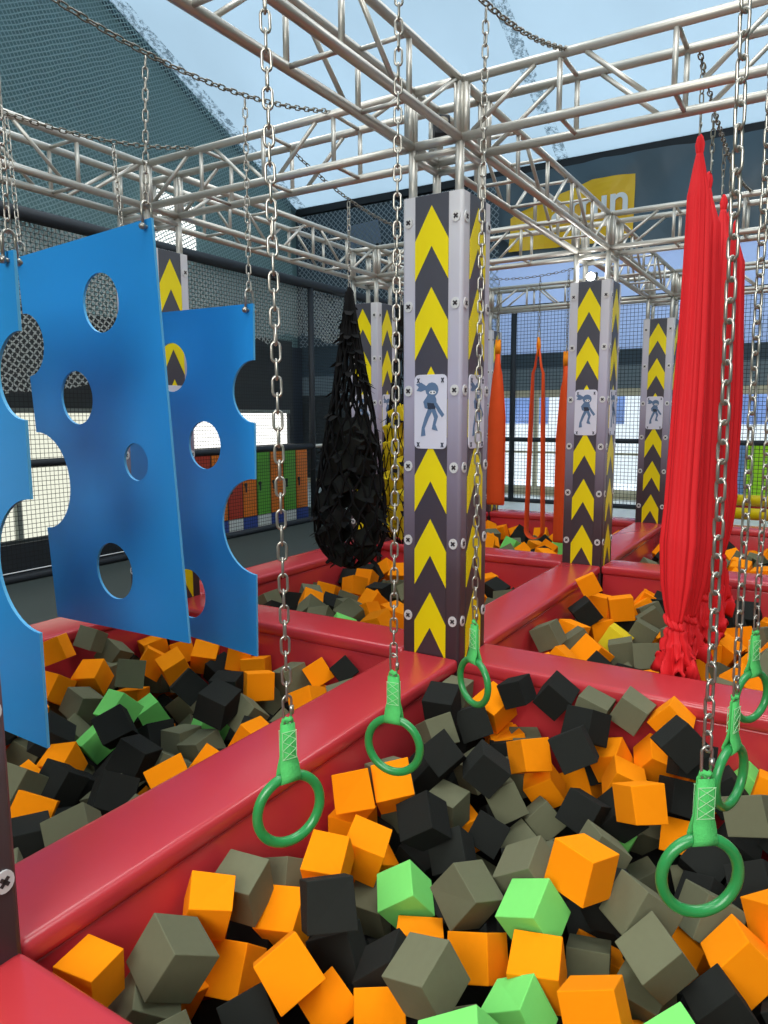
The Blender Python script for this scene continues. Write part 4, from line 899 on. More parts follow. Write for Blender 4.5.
o 5.372 -1.064 -.284 .235 .852 .268 -.383 .185 t|mostly buried orange foam cube, closest orange one right of the farthest visible column foot
o 5.323 -.316 -.281 .181 -.294 -.490 -.800 .185 s|
g 3.436 -1.288 -.354 .533 -.100 -.839 .044 .185 s|
g 5.196 -1.341 -.283 .536 -.676 -.128 -.490 .185 t|mostly buried grey foam cube, third closest grey one right of the farthest visible column foot
g 2.536 -.722 -.314 .282 -.400 -.443 .752 .188 t|mostly buried grey foam cube, third closest grey one right of the floodlit column's foot
g 2.260 -1.574 -.326 .157 .633 -.757 .044 .185 t|mostly buried grey foam cube, third closest grey one above the ring cut by the edge
k 2.407 -1.368 -.288 .153 -.198 -.939 .238 .185 t|mostly buried black foam cube, closest black one above the ring cut by the edge
k 5.854 -.972 -.284 .567 -.455 -.009 -.687 .185 s|
k 2.770 -.801 -.284 .022 -.670 .741 -.052 .184 s|
k 2.736 -.546 -.417 .362 -.454 -.796 -.172 .185 s|
k 2.755 -1.456 -.281 .623 .648 .241 -.367 .185 t|half-hidden black foam cube, second closest black one above the ring cut by the edge
o 5.882 2.049 -.284 .627 -.777 -.057 .011 .185 t|half-hidden orange foam cube, fifth closest orange one left of the narrow sling's end
o 5.844 1.784 -.281 .361 -.769 .361 -.385 .185 s|
o 5.845 1.423 -.284 .663 .643 -.197 .329 .185 t|mostly buried orange foam cube, closest orange one above the narrow sling's end
o 5.558 1.120 -.280 .356 .824 .408 -.170 .185 s|
o 4.947 1.826 -.285 .338 -.191 -.867 .312 .185 s|
o 4.833 1.135 -.283 .138 .201 .604 .759 .185 t|mostly buried orange foam cube, closest orange one left of the narrow sling's end
k 5.411 1.584 -.281 .392 -.622 .636 -.233 .185 t|half-hidden black foam cube, closest black one left of the narrow sling's end
k 5.192 1.157 -.280 .178 -.450 -.328 .811 .185 s|
g 5.353 1.339 -.322 .483 -.007 .804 .348 .185 s|
g 5.723 1.228 -.369 .224 .479 .780 .334 .185 s|
g 5.436 1.997 -.283 .111 -.914 .388 -.046 .185 s|
g 4.863 1.444 -.282 .689 .685 .064 .227 .185 s|
o 1.612 2.067 -.278 .283 .527 .627 .498 .185 t|mostly buried orange foam cube, second closest orange one below the black cargo net
o 1.945 1.974 -.271 .758 .603 .019 -.247 .183 t|exposed orange foam cube, closest orange one below the black cargo net
o 2.194 1.996 -.257 .185 .227 -.658 .694 .182 t|half-hidden orange foam cube, closest orange one right of the black cargo net
o 1.102 1.882 -.240 .725 -.041 .565 .392 .181 t|mostly buried orange foam cube, closest orange one left of the black cargo net
o 1.165 1.318 -.281 .169 .635 -.194 -.728 .185 t|mostly buried orange foam cube, fourth closest orange one left of the middle column's foot
o 1.522 1.492 -.283 .155 .403 .594 -.678 .185 t|half-hidden orange foam cube, fourth closest orange one below the black cargo net
k 2.205 2.181 -.282 .289 -.270 -.688 -.608 .185 t|mostly buried black foam cube, closest black one below the black cargo net
k 1.315 1.824 -.317 .942 .231 -.111 .218 .183 t|mostly buried black foam cube, second closest black one below the black cargo net
k 1.139 2.139 -.284 .739 .531 -.176 -.377 .185 t|half-hidden black foam cube, closest black one left of the black cargo net
k 2.522 2.159 -.281 .248 .699 .669 -.051 .185 s|
g 1.345 2.069 -.257 .063 -.335 -.927 -.158 .182 t|mostly buried grey foam cube, second closest grey one left of the black cargo net
g 1.735 2.181 -.320 .597 .555 -.408 .412 .185 s|
g 1.621 1.862 -.342 .215 .308 -.919 -.121 .184 t|mostly buried grey foam cube, closest grey one below the black cargo net
g 1.202 1.546 -.288 .496 -.459 .607 -.418 .185 s|
n 1.392 2.149 -.364 .455 .662 .386 -.454 .185 s|
o 2.726 2.152 -.424 .434 .065 -.866 .238 .185 s|
o 1.723 1.620 -.357 .308 .831 .442 -.141 .185 s|
o 2.747 2.086 -.277 .258 .177 -.417 .853 .185 t|mostly buried orange foam cube, second closest orange one right of the black cargo net
o 1.401 1.193 -.322 .779 -.608 .082 -.128 .185 t|mostly buried orange foam cube, second closest orange one left of the middle column's foot
k 1.965 1.710 -.316 .475 .513 -.492 .519 .185 t|half-hidden black foam cube, second closest black one above the middle column's foot
k 2.448 2.159 -.274 .654 -.603 .337 .307 .184 t|mostly buried black foam cube, closest black one right of the black cargo net
g 3.420 2.173 -.321 .885 .020 .459 .079 .185 s|
g 2.206 1.620 -.313 .741 .620 -.072 -.246 .185 t|mostly buried grey foam cube, second closest grey one right of the black cargo net
g -1.125 -1.273 -.355 .371 .375 .806 -.269 .158 t|mostly buried grey foam cube, third closest grey one left of the edge-on green ring
k -2.350 -1.968 -.277 .293 -.230 .874 -.311 .158 s|
o -1.840 -1.617 -.510 .867 -.121 -.479 -.060 .158 s|
k -2.142 -1.796 -.473 .802 .420 .072 -.419 .158 s|
g -2.289 -1.438 -.363 .399 .067 -.764 .503 .158 s|
o -2.444 -1.234 -.367 .059 -.246 .878 .407 .158 s|
g -2.707 -.988 -.227 .212 .014 -.289 .934 .158 s|
k -2.772 -1.043 -.465 .002 .527 .792 .307 .158 s|
k -.709 -.679 -.592 .439 -.353 .819 .109 .158 t|mostly buried black foam cube, tenth closest black one right of the ring over the beam
k -1.948 -2.048 -.290 .588 .596 -.440 .325 .158 s|
g -2.299 -.938 -.581 .478 -.553 -.459 .506 .158 s|
k -.360 -.378 -.601 .009 -.312 -.202 .928 .158 s|
o -1.914 -2.167 -.482 .397 .272 -.648 .591 .158 s|
o -2.605 -1.115 -.588 .581 -.346 -.307 .670 .158 s|
g -2.344 -1.799 -.408 .553 .488 -.469 -.486 .158 s|
k -1.553 -1.137 -.468 .042 .675 -.077 -.733 .158 t|mostly buried black foam cube, eighth closest black one left of the bottom right corner
k -2.044 -.892 -.565 .063 .227 -.786 -.571 .158 s|
g -2.071 -1.554 -.459 .810 .155 -.155 .544 .158 s|
k -.542 -.892 -.601 .805 -.123 .090 .574 .158 t|mostly buried black foam cube, sixth closest black one left of the largest green ring
g -2.328 -1.833 -.614 .745 .327 .535 .227 .158 s|
g -1.350 -1.113 -.357 .156 -.756 .307 -.557 .158 s|
o -1.159 -1.917 -.442 .362 -.268 -.670 -.591 .158 s|
k -2.192 -1.590 -.655 .280 -.232 -.931 -.007 .158 s|
k -.453 -1.637 -.628 .698 .698 -.119 -.108 .158 s|
k -.806 -1.782 -.545 .668 .071 -.730 -.128 .158 s|
k -1.341 -1.017 -.567 .231 -.432 .591 .641 .158 s|
k -1.808 -1.825 -.616 .115 -.420 -.670 .601 .158 s|
g -2.587 -.659 -.525 .626 -.244 -.021 -.740 .158 s|
k -.317 -1.414 -.618 .567 .659 .437 -.232 .158 s|
k -1.924 -1.503 -.650 .497 .781 .135 -.354 .158 s|
k -1.965 -.468 -.624 .409 -.574 -.061 -.707 .158 s|
k -2.049 -1.252 -.587 .248 .460 -.028 .852 .158 s|
k -1.672 -1.388 -.651 .362 -.794 .128 -.471 .158 s|
k -1.308 -.535 -.542 .710 .074 -.677 -.179 .158 t|mostly buried black foam cube, third closest black one right of the leftmost green ring
g -.357 -1.925 -.490 .894 -.219 .344 .186 .158 s|
k -2.742 -1.629 -.270 .384 -.862 .331 .027 .158 s|
k -1.399 -1.799 -.576 .871 -.214 -.315 .311 .158 t|mostly buried black foam cube, closest black one above the bottom right corner
k -1.003 -1.658 -.496 .336 .372 -.827 -.254 .158 t|mostly buried black foam cube, closest black one below the largest green ring
k -1.661 -2.161 -.240 .580 .793 -.167 -.088 .158 s|
k -2.107 -2.159 -.544 .184 -.163 .177 -.953 .158 s|
o -2.263 -1.301 -.523 .785 -.412 -.242 -.395 .158 s|
o -1.942 -1.871 -.448 .629 .182 .086 -.751 .158 s|
k -2.607 -1.403 -.384 .363 -.267 .805 .387 .158 s|
g -2.609 -.934 -.381 .616 -.404 -.591 .329 .158 s|
k -.623 -1.944 -.386 .821 -.124 -.424 -.361 .158 t|mostly buried black foam cube, third closest black one below the edge-on green ring
k -2.661 -.496 -.580 .335 .202 -.561 .729 .158 s|
k -2.101 -.716 -.649 .913 -.308 -.096 -.251 .158 s|
k -1.552 -1.998 -.431 .044 .131 -.464 .875 .158 t|mostly buried black foam cube, second closest black one above the bottom right corner
g -.895 -1.096 -.550 .568 -.715 -.070 .402 .158 s|
k -.605 -1.951 -.621 .481 -.840 .249 -.036 .158 s|
g -1.098 -1.981 -.626 .492 -.833 -.223 -.121 .158 s|
g -2.753 -.538 -.301 .768 -.146 -.492 .384 .158 t|mostly buried grey foam cube, second closest grey one right of the bottom left corner
k -2.702 -.805 -.652 .288 -.382 -.743 -.469 .158 s|
k -1.601 -.856 -.456 .721 .441 .296 .445 .158 t|mostly buried black foam cube, seventh closest black one below the ring over the beam
k -1.838 -.689 -.628 .595 .740 -.056 -.309 .158 s|
k -2.371 -.319 -.635 .802 -.306 -.443 .260 .158 t|mostly buried black foam cube, closest black one right of the long beam's near end
k -2.791 -1.560 -.445 .189 -.775 .575 .181 .158 s|
k -.882 -.320 -.390 .501 .104 -.682 .523 .158 t|half-hidden black foam cube, closest black one below the ring over the beam
k -1.835 -1.309 -.529 .611 .705 .005 -.360 .158 s|
k -.632 -2.139 -.274 .693 -.434 .404 -.410 .158 s|
k -1.539 -.871 -.648 .726 -.631 -.261 .083 .158 s|
k -2.515 -1.608 -.272 .647 -.009 .000 -.763 .158 s|
k -.338 -.651 -.623 .960 .097 -.249 .088 .158 s|
k -.627 -.343 -.579 .530 .268 -.508 .623 .158 t|mostly buried black foam cube, fourth closest black one right of the ring over the beam
k -1.364 -1.377 -.366 .074 -.197 .152 .966 .158 t|mostly buried black foam cube, second closest black one left of the largest green ring
k -1.100 -1.133 -.639 .640 -.113 .606 .459 .158 s|
k -1.538 -2.110 -.606 .213 .696 -.676 -.111 .158 s|
k -2.363 -1.162 -.611 .380 .502 -.281 -.724 .158 s|
k -2.788 -1.448 -.616 .480 -.012 .001 -.877 .158 s|
g -1.199 -.743 -.616 .325 -.635 .072 -.697 .158 t|mostly buried grey foam cube, third closest grey one below the ring over the beam
g -1.762 -.311 -.456 .429 -.060 .872 .226 .158 s|
g -2.768 -1.676 -.629 .291 .908 -.061 .295 .158 s|
k -2.677 -2.019 -.279 .328 -.443 -.260 .793 .158 s|
k -2.433 -2.166 -.278 .237 .002 .756 .610 .158 s|
k -.829 -.533 -.650 .330 .207 .866 .312 .158 s|
k -2.623 -1.890 -.471 .961 .153 .188 -.132 .158 s|
o -2.333 -2.049 -.488 .129 .140 -.770 -.609 .158 s|
k -2.776 -1.811 -.369 .387 -.799 -.450 -.097 .158 s|
k -2.451 -1.343 -.614 .641 -.305 .548 -.441 .158 s|
k -.922 -2.148 -.315 .408 .063 .372 -.831 .158 s|
k -.325 -2.103 -.291 .755 -.469 -.402 -.219 .158 s|
k -2.764 -2.080 -.470 .100 -.530 .701 -.467 .158 s|
g -.711 -.543 -.369 .254 -.094 .179 .946 .158 t|mostly buried grey foam cube, second closest grey one right of the ring over the beam
k -1.072 -1.488 -.633 .672 -.026 .737 .067 .158 s|
g -1.197 -.318 -.255 .287 -.006 .146 .947 .158 t|mostly buried grey foam cube, closest grey one below the ring over the beam
g -2.768 -1.216 -.302 .795 .054 .580 -.172 .158 s|
k -2.541 -1.574 -.497 .427 -.803 -.369 .194 .158 s|
g -.912 -.873 -.579 .134 -.471 -.446 -.749 .158 t|mostly buried grey foam cube, eighth closest grey one right of the ring over the beam
k -1.987 -2.009 -.619 .440 -.025 .109 .891 .158 s|
k -2.804 -1.933 -.650 .005 .112 -.014 -.994 .158 s|
k -1.259 -2.129 -.303 .595 -.069 -.595 -.536 .158 s|
o -2.509 -2.158 -.499 .459 .588 -.629 .219 .158 s|
g -1.739 -2.089 -.625 .524 -.483 -.564 -.417 .158 s|
k -2.513 -1.950 -.645 .469 -.741 .007 -.481 .158 s|
g -1.157 -2.176 -.480 .214 -.238 .766 .558 .158 s|
k -.406 -2.050 -.633 .395 .340 -.463 -.717 .158 s|
k -.477 -1.101 -.651 .301 -.275 -.824 .393 .158 s|
g -1.037 -.300 -.552 .607 .096 .394 .684 .158 t|mostly buried grey foam cube, second closest grey one below the ring over the beam
k -2.492 -1.713 -.647 .464 .655 .545 -.243 .158 s|
k -.894 -2.006 -.498 .113 -.062 -.983 -.128 .158 s|
k -1.297 -2.164 -.639 .770 .215 .600 -.006 .158 s|
g -.726 -2.116 -.497 .954 -.277 -.011 -.118 .158 s|
k -1.592 -1.674 -.641 .422 -.467 -.562 -.536 .158 s|
k -2.193 -2.125 -.250 .783 .484 .381 .087 .158 s|
g -2.740 -.718 -.388 .396 .628 -.062 -.667 .158 s|
k -2.697 -2.154 -.650 .379 .032 -.832 .404 .158 s|
k -1.156 -1.726 -.658 .177 .078 .662 -.724 .158 s|
k -1.775 -2.023 -.382 .485 -.083 .430 .757 .158 s|
o -2.456 -.762 -.655 .434 -.331 .562 .621 .158 s|
k -.417 -.329 -.400 .237 -.729 -.588 .259 .158 t|mostly buried black foam cube, second closest black one below the middle column's ring
g -2.226 -1.171 -.380 .004 -.221 -.904 .365 .158 s|
k -2.762 -.315 -.502 .633 .637 .440 .027 .158 s|
k -.987 -2.166 -.607 .041 -.987 -.002 .155 .158 s|
o -2.016 -1.738 -.624 .300 .181 .444 .825 .158 s|
k -.527 -2.155 -.459 .148 -.963 -.051 .222 .158 s|
g -1.489 -.308 -.656 .872 -.434 -.218 -.058 .158 s|
k -1.104 -.938 -.536 .197 -.281 -.132 -.930 .158 s|
k -1.409 -1.521 -.636 .207 -.490 -.844 -.069 .158 s|
o -.853 -.347 -.616 .568 .336 .003 .751 .158 s|
k -1.597 -.679 -.645 .157 -.671 .721 .072 .158 s|
g -.690 -1.579 -.657 .616 -.711 -.322 -.113 .158 t|mostly buried grey foam cube, closest grey one left of the largest green ring
o -.836 1.895 -.473 .406 -.389 -.486 .669 .170 t|mostly buried orange foam cube, second closest orange one right of the leftmost blue board
k -2.382 2.008 -.285 .365 -.271 -.124 .882 .170 s|
o -1.525 1.962 -.322 .317 .543 -.479 -.612 .170 s|
g -.786 1.401 -.619 .322 -.342 .836 -.283 .170 t|mostly buried grey foam cube, fourth closest grey one below the largest blue board
g -.354 .414 -.359 .587 .613 -.424 .316 .170 s|
k -1.102 .951 -.625 .948 .074 -.212 .225 .170 s|
k -.568 1.199 -.531 .371 -.928 -.003 -.027 .170 s|
k -1.723 2.006 -.386 .822 .506 .214 .152 .170 s|
g -2.125 2.100 -.290 .356 -.934 -.018 -.020 .170 s|
k -2.785 1.891 -.297 .980 .047 .192 .009 .170 s|
k -1.870 1.966 -.223 .827 .020 -.503 .250 .170 s|
g -.365 1.893 -.475 .546 .248 .678 -.426 .170 s|
k -1.031 .648 -.363 .749 -.332 .319 -.477 .170 s|
k -1.007 .317 -.303 .763 .222 .025 -.606 .170 s|
g -1.948 .492 -.359 .102 .515 -.018 .851 .170 s|
g -.968 .332 -.538 .087 .366 .650 .660 .170 s|
k -2.689 2.154 -.302 .579 .603 -.517 .185 .170 s|
o -1.294 .768 -.578 .402 -.134 -.892 .158 .170 s|
o -1.510 .522 -.312 .827 .148 .473 .264 .170 t|mostly buried orange foam cube, closest orange one left of the leftmost green ring
k -2.412 .780 -.521 .018 -.946 .065 -.316 .170 s|
k -1.276 1.122 -.625 .756 -.590 .153 -.237 .170 s|
k -2.350 1.263 -.231 .268 -.005 -.827 -.495 .170 s|
g -1.467 .358 -.495 .071 .899 .125 .414 .170 s|
g -2.315 1.329 -.474 .046 .897 -.389 -.203 .170 s|
k -2.054 1.603 -.248 .208 -.466 -.291 .809 .170 s|
k -2.406 1.649 -.226 .636 .482 .589 -.128 .170 s|
g -2.558 .862 -.286 .356 -.483 -.687 -.409 .170 s|
k -.546 .974 -.601 .487 -.467 .066 .735 .170 s|
k -.973 1.227 -.597 .625 .778 .063 -.033 .170 s|
o -2.249 .469 -.459 .033 .054 .482 -.874 .170 s|
k -2.104 .681 -.479 .635 .192 .431 -.612 .170 s|
g -1.865 .472 -.569 .151 -.009 .938 -.313 .170 s|
g -.986 .636 -.575 .385 .190 -.877 .216 .170 s|
k -2.624 .981 -.492 .607 -.640 -.412 -.231 .170 s|
k -2.264 1.794 -.356 .292 -.498 .742 .341 .170 s|
o -1.601 1.955 -.599 .184 -.208 -.897 -.344 .170 s|
k -2.597 2.170 -.537 .154 -.120 -.978 .069 .170 s|
o -.332 .678 -.417 .399 .858 -.102 .308 .170 s|
k -.575 .544 -.484 .717 .606 .343 -.030 .170 s|
g -.835 .862 -.627 .395 .497 .772 -.034 .170 s|
o -.649 .382 -.617 .163 .117 .942 .268 .170 s|
o -2.710 1.630 -.283 .611 -.312 .435 .583 .170 s|
g -2.147 1.170 -.554 .529 -.131 -.824 -.154 .170 s|
o -1.354 2.008 -.629 .073 -.821 -.456 .335 .170 s|
o -2.332 1.720 -.572 .700 -.091 -.407 -.580 .170 s|
g -2.594 .453 -.255 .086 -.446 .884 -.114 .170 t|mostly buried grey foam cube, closest grey one above the long beam's near end
k -.762 2.170 -.610 .500 -.264 -.495 .659 .170 s|
o -.427 1.395 -.433 .170 -.622 .669 .371 .170 s|
o -1.286 .416 -.221 .332 .570 .654 -.370 .170 t|mostly buried orange foam cube, closest orange one above the leftmost green ring
k -1.980 .989 -.530 .264 .674 .295 -.623 .170 s|
g -2.757 1.764 -.488 .884 -.294 .283 .230 .170 s|
k -2.207 .798 -.621 .381 .485 -.732 -.291 .170 s|
k -.451 1.491 -.638 .755 .635 .078 .145 .170 s|
k -1.271 .566 -.410 .154 -.622 -.676 .364 .170 s|
g -2.041 2.105 -.489 .603 .712 .184 .310 .170 s|
o -1.569 2.149 -.473 .172 .476 -.609 -.610 .170 s|
k -.668 1.200 -.296 .007 -.977 -.211 -.025 .170 t|mostly buried black foam cube, closest black one below the rear blue board's bottom
o -2.792 1.956 -.642 .292 .652 -.450 -.535 .170 s|
g -2.501 .611 -.392 .534 .145 -.648 -.524 .170 s|
g -1.369 1.343 -.616 .773 .007 .546 -.323 .170 s|
g -2.412 2.039 -.601 .233 .204 .651 -.693 .170 s|
k -2.760 .883 -.292 .679 -.717 -.030 -.155 .170 s|
k -2.582 1.954 -.422 .083 .244 -.327 .909 .170 s|
o -.793 .509 -.376 .113 .494 -.849 .152 .170 s|
o -1.773 .751 -.560 .895 .403 -.142 -.130 .170 s|
o -1.518 .956 -.652 .118 -.325 -.140 .928 .170 s|
o -2.390 1.171 -.648 .232 .861 -.127 -.433 .170 s|
o -2.385 .566 -.653 .073 .760 -.517 .388 .170 s|
k -2.787 1.148 -.253 .280 .629 .722 -.065 .170 s|
g -2.030 1.717 -.481 .114 -.608 .453 .641 .170 s|
k -1.001 1.852 -.648 .124 .306 -.927 -.178 .170 s|
g -2.781 .711 -.463 .337 .690 -.480 .425 .170 s|
k -2.240 .329 -.645 .832 -.550 .020 -.071 .170 s|
k -2.764 1.375 -.267 .482 -.454 .051 -.747 .170 s|
k -.457 .686 -.625 .003 .070 -.902 -.427 .170 s|
g -.302 1.289 -.622 .312 .492 -.705 .405 .170 s|
g -2.562 1.481 -.428 .073 .249 .836 -.484 .170 s|
o -1.861 1.824 -.563 .138 -.106 .364 -.915 .170 s|
g -2.742 .362 -.422 .509 -.139 -.834 .159 .170 s|
g -2.688 .406 -.631 .057 -.604 .247 -.755 .170 s|
g -2.556 1.671 -.588 .760 -.621 .118 -.151 .170 s|
g -2.466 1.450 -.640 .015 .436 -.578 .690 .170 s|
k -.335 1.721 -.640 .193 .813 -.309 .454 .170 s|
k -1.647 1.471 -.622 .161 .636 -.433 -.619 .170 s|
g -.566 .359 -.244 .206 -.358 .909 -.062 .170 s|
k -2.286 1.029 -.472 .327 .443 -.822 -.145 .170 s|
g -1.492 1.627 -.652 .147 .858 -.260 .418 .170 s|
k -.577 1.887 -.637 .444 -.815 -.138 -.347 .170 t|mostly buried black foam cube, third closest black one below the largest blue board
k -.366 .417 -.599 .481 -.422 .100 -.762 .170 s|
o -1.480 .551 -.527 .504 .042 -.860 .070 .170 s|
k -1.913 1.205 -.641 .484 .373 .194 .767 .170 s|
k -2.677 1.279 -.426 .253 -.371 .249 .858 .170 s|
o -1.957 1.591 -.639 .745 -.027 -.508 .432 .170 s|
g -2.607 .778 -.628 .622 -.049 -.533 .571 .170 s|
g -.680 .756 -.473 .173 .561 -.705 .398 .170 s|
g -1.302 .428 -.655 .065 .156 -.542 .823 .170 s|
g -1.633 .310 -.284 .764 -.188 .358 -.503 .170 s|
o -2.513 1.111 -.284 .244 -.908 -.337 -.055 .170 s|
k -.319 1.042 -.607 .753 -.186 .630 -.052 .170 s|
k -2.762 1.494 -.564 .134 .949 -.228 -.175 .170 s|
g -2.509 .306 -.474 .695 -.436 -.472 -.322 .170 s|
g -2.111 .332 -.296 .553 .152 -.625 -.529 .170 s|
k -1.667 .320 -.593 .661 -.316 -.551 -.400 .170 s|
o -2.171 2.001 -.591 .524 -.194 -.794 -.239 .170 s|
k -2.114 1.454 -.553 .031 .111 -.992 .056 .170 s|
o -1.142 1.494 -.659 .083 .641 .162 .746 .170 s|
o -.319 2.136 -.602 .330 -.523 .750 .235 .170 t|mostly buried orange foam cube, fourth closest orange one below the largest blue board
g -1.750 .954 -.465 .317 -.689 -.410 .506 .170 s|
k -2.793 .988 -.659 .110 -.036 .112 .987 .170 s|
o -2.086 .523 -.635 .697 .524 .489 -.021 .170 s|
k -1.798 2.078 -.589 .983 -.075 .159 .059 .170 s|
o -.889 1.612 -.650 .022 -.146 .638 -.756 .170 s|
k -1.752 1.788 -.220 .504 .333 -.523 .601 .170 s|
o -2.756 .605 -.225 .497 -.107 .593 .624 .170 s|
k -1.215 .335 -.431 .093 -.301 .417 -.852 .170 s|
k 1.754 -1.499 -.552 .045 -.501 .649 -.571 .185 s|
g 1.115 -.439 -.457 .585 -.089 -.525 .612 .185 s|
n .325 -2.133 -.302 .506 -.160 .358 .768 .185 s|
k 1.734 -.761 -.560 .486 -.480 .139 .717 .185 s|
k 1.961 -2.025 -.256 .083 .984 .155 .007 .185 s|
k .802 -.912 -.339 .254 -.884 -.212 -.331 .185 s|
k 1.537 -1.830 -.458 .937 .020 -.120 .327 .185 s|
o .390 -.496 -.226 .210 .150 -.154 -.954 .185 s|
g 2.486 -1.530 -.485 .626 .548 -.355 -.426 .185 s|
o 1.182 -.965 -.545 .521 .343 -.726 .289 .185 s|
o .731 -2.108 -.280 .195 -.625 -.741 -.150 .185 s|
k .597 -2.099 -.507 .147 .293 -.656 .680 .185 s|
g 1.315 -.805 -.521 .823 .340 .449 -.074 .185 s|
o .831 -1.597 -.238 .906 .377 -.171 .090 .185 t|mostly buried orange foam cube, closest orange one above the ring cut by the edge
g 2.267 -1.928 -.275 .174 .963 .199 .050 .185 s|
o 2.154 -1.620 -.553 .479 -.591 -.649 .030 .185 s|
o 1.539 -2.125 -.245 .194 .210 -.308 -.907 .185 s|
k 2.422 -.984 -.413 .884 -.234 -.271 -.300 .185 s|
k 2.757 -1.021 -.383 .007 .752 .454 .477 .185 s|
o .462 -1.128 -.221 .235 .683 .137 -.678 .185 s|
n .345 -.819 -.250 .503 -.291 -.179 .794 .185 s|
k 2.064 -1.104 -.253 .002 .576 .112 -.809 .185 s|
k .413 -1.894 -.374 .639 .462 -.575 -.217 .185 s|
o 2.225 -.483 -.653 .416 -.276 .036 .866 .185 s|
k .765 -.696 -.532 .877 -.127 -.288 .364 .185 s|
g .544 -1.540 -.244 .428 .043 .736 .522 .185 t|mostly buried grey foam cube, closest grey one left of the ring cut by the edge
k .322 -.762 -.486 .127 -.945 -.300 -.030 .185 s|
g 1.948 -1.303 -.499 .798 .468 -.381 -.013 .185 s|
o .701 -1.184 -.282 .309 -.616 .719 .085 .185 s|
k 1.830 -.307 -.519 .388 .544 .584 -.462 .185 s|
o 1.516 -.934 -.476 .169 .080 -.379 -.906 .185 s|
g .796 -1.167 -.501 .713 -.499 .350 .346 .185 s|
k 1.925 -.525 -.608 .392 .764 -.508 .076 .185 s|
k .556 -1.851 -.583 .389 .451 -.176 .784 .185 s|
g 1.762 -1.073 -.269 .058 .025 -.645 .762 .185 s|
o .629 -1.843 -.271 .318 -.704 .609 -.180 .185 s|
o 1.173 -1.236 -.292 .170 .887 .428 -.038 .185 t|mostly buried orange foam cube, closest orange one right of the red silk tails
k 2.631 -.497 -.655 .130 -.753 -.571 -.302 .185 s|
g .653 -.979 -.574 .342 -.920 .022 -.188 .185 s|
k 1.178 -2.111 -.265 .482 .414 .623 .456 .185 s|
o 2.124 -.789 -.413 .538 .835 -.061 -.098 .185 s|
g 2.349 -1.304 -.531 .129 .061 .946 .292 .185 s|
g 1.509 -2.147 -.519 .285 -.064 -.575 -.764 .185 s|
g 2.106 -1.035 -.502 .447 .850 -.226 -.164 .185 s|
k 2.241 -2.096 -.484 .011 .856 .071 -.513 .185 s|
o .831 -2.084 -.571 .529 .642 .489 .264 .185 s|
o .798 -1.854 -.442 .045 -.271 .742 -.612 .185 s|
o 1.343 -1.643 -.517 .409 -.514 .442 -.611 .185 s|
g 1.342 -1.382 -.389 .170 -.551 .656 -.487 .185 t|mostly buried grey foam cube, closest grey one right of the red silk tails
k .367 -.470 -.527 .284 .245 .217 .901 .185 s|
k 1.271 -1.971 -.480 .083 -.242 .869 .424 .185 s|
k 1.074 -.698 -.517 .150 -.061 -.842 -.515 .185 s|
k 2.400 -1.701 -.652 .548 .332 .083 -.763 .185 s|
k 1.224 -1.328 -.600 .986 -.102 .062 .120 .185 s|
k .486 -.879 -.648 .211 -.018 .737 .642 .185 s|
o 1.807 -1.764 -.243 .944 .318 -.050 -.068 .185 s|
g 1.144 -1.700 -.219 .218 .428 -.778 .404 .185 t|mostly buried grey foam cube, second closest grey one above the ring cut by the edge
k .953 -.969 -.631 .226 -.165 .308 .909 .185 s|
k 1.637 -1.116 -.599 .492 .595 .318 .550 .185 s|
o 2.422 -.519 -.439 .751 -.007 -.641 .155 .185 s|
o .511 -.338 -.628 .631 -.625 .459 -.031 .185 s|
k 2.291 -.890 -.612 .219 .137 .944 -.203 .185 s|
o 1.490 -.584 -.584 .494 .711 -.130 .483 .185 s|
k 2.755 -1.286 -.537 .666 .159 .655 -.319 .185 s|
o 2.518 -1.916 -.257 .822 .446 .255 .244 .185 s|
o .464 -1.661 -.463 .324 -.768 .420 .359 .185 s|
k .398 -1.275 -.415 .275 .640 -.188 -.693 .185 s|
o 1.309 -.349 -.536 .558 .575 .548 .241 .185 s|
k .617 -.771 -.229 .367 .118 .875 .291 .185 t|mostly buried black foam cube, third closest black one left of the red silk tails
o 1.012 -1.803 -.532 .627 .515 .020 .584 .185 s|
k 1.527 -1.471 -.615 .968 .059 -.090 -.227 .185 s|
g 2.003 -2.000 -.534 .624 -.364 -.353 .594 .185 s|
k 2.030 -.836 -.645 .143 .686 .668 -.250 .185 s|
k 2.537 -1.894 -.502 .606 -.263 -.067 .748 .185 s|
g .993 -1.478 -.393 .084 -.020 -.910 .405 .185 s|
k .339 -1.499 -.589 .826 .146 -.122 -.531 .185 s|
g .401 -1.182 -.642 .186 .602 .248 -.736 .185 s|
k 2.750 -.751 -.571 .283 -.352 -.317 .834 .185 s|
g .314 -2.129 -.577 .684 -.171 -.443 -.554 .185 s|
g .974 -1.393 -.600 .516 .573 .636 -.005 .185 s|
o .974 -1.901 -.267 .443 -.639 -.532 .336 .185 s|
o 2.796 -1.649 -.398 .562 -.423 .486 .519 .185 s|
k 1.807 -1.735 -.528 .133 .889 .018 -.437 .185 s|
k 2.579 -1.022 -.600 .129 .319 .420 -.840 .185 s|
g 2.655 -1.208 -.241 .088 -.918 .379 -.080 .185 s|
o 1.471 -1.884 -.254 .387 .451 -.493 .636 .185 s|
o .863 -.468 -.299 .392 .657 -.587 .264 .185 t|mostly buried orange foam cube, second closest orange one right of the middle column's ring
g .737 -1.483 -.455 .316 .639 .677 .183 .185 s|
g 1.786 -2.043 -.444 .689 .343 .380 .513 .185 s|
o 2.760 -2.070 -.260 .217 .066 -.219 -.949 .185 s|
o .945 -.438 -.604 .240 -.879 -.184 .368 .185 s|
k 2.558 -2.114 -.637 .210 .243 .924 -.205 .185 s|
k 1.099 -1.558 -.637 .514 .713 -.136 -.457 .185 s|
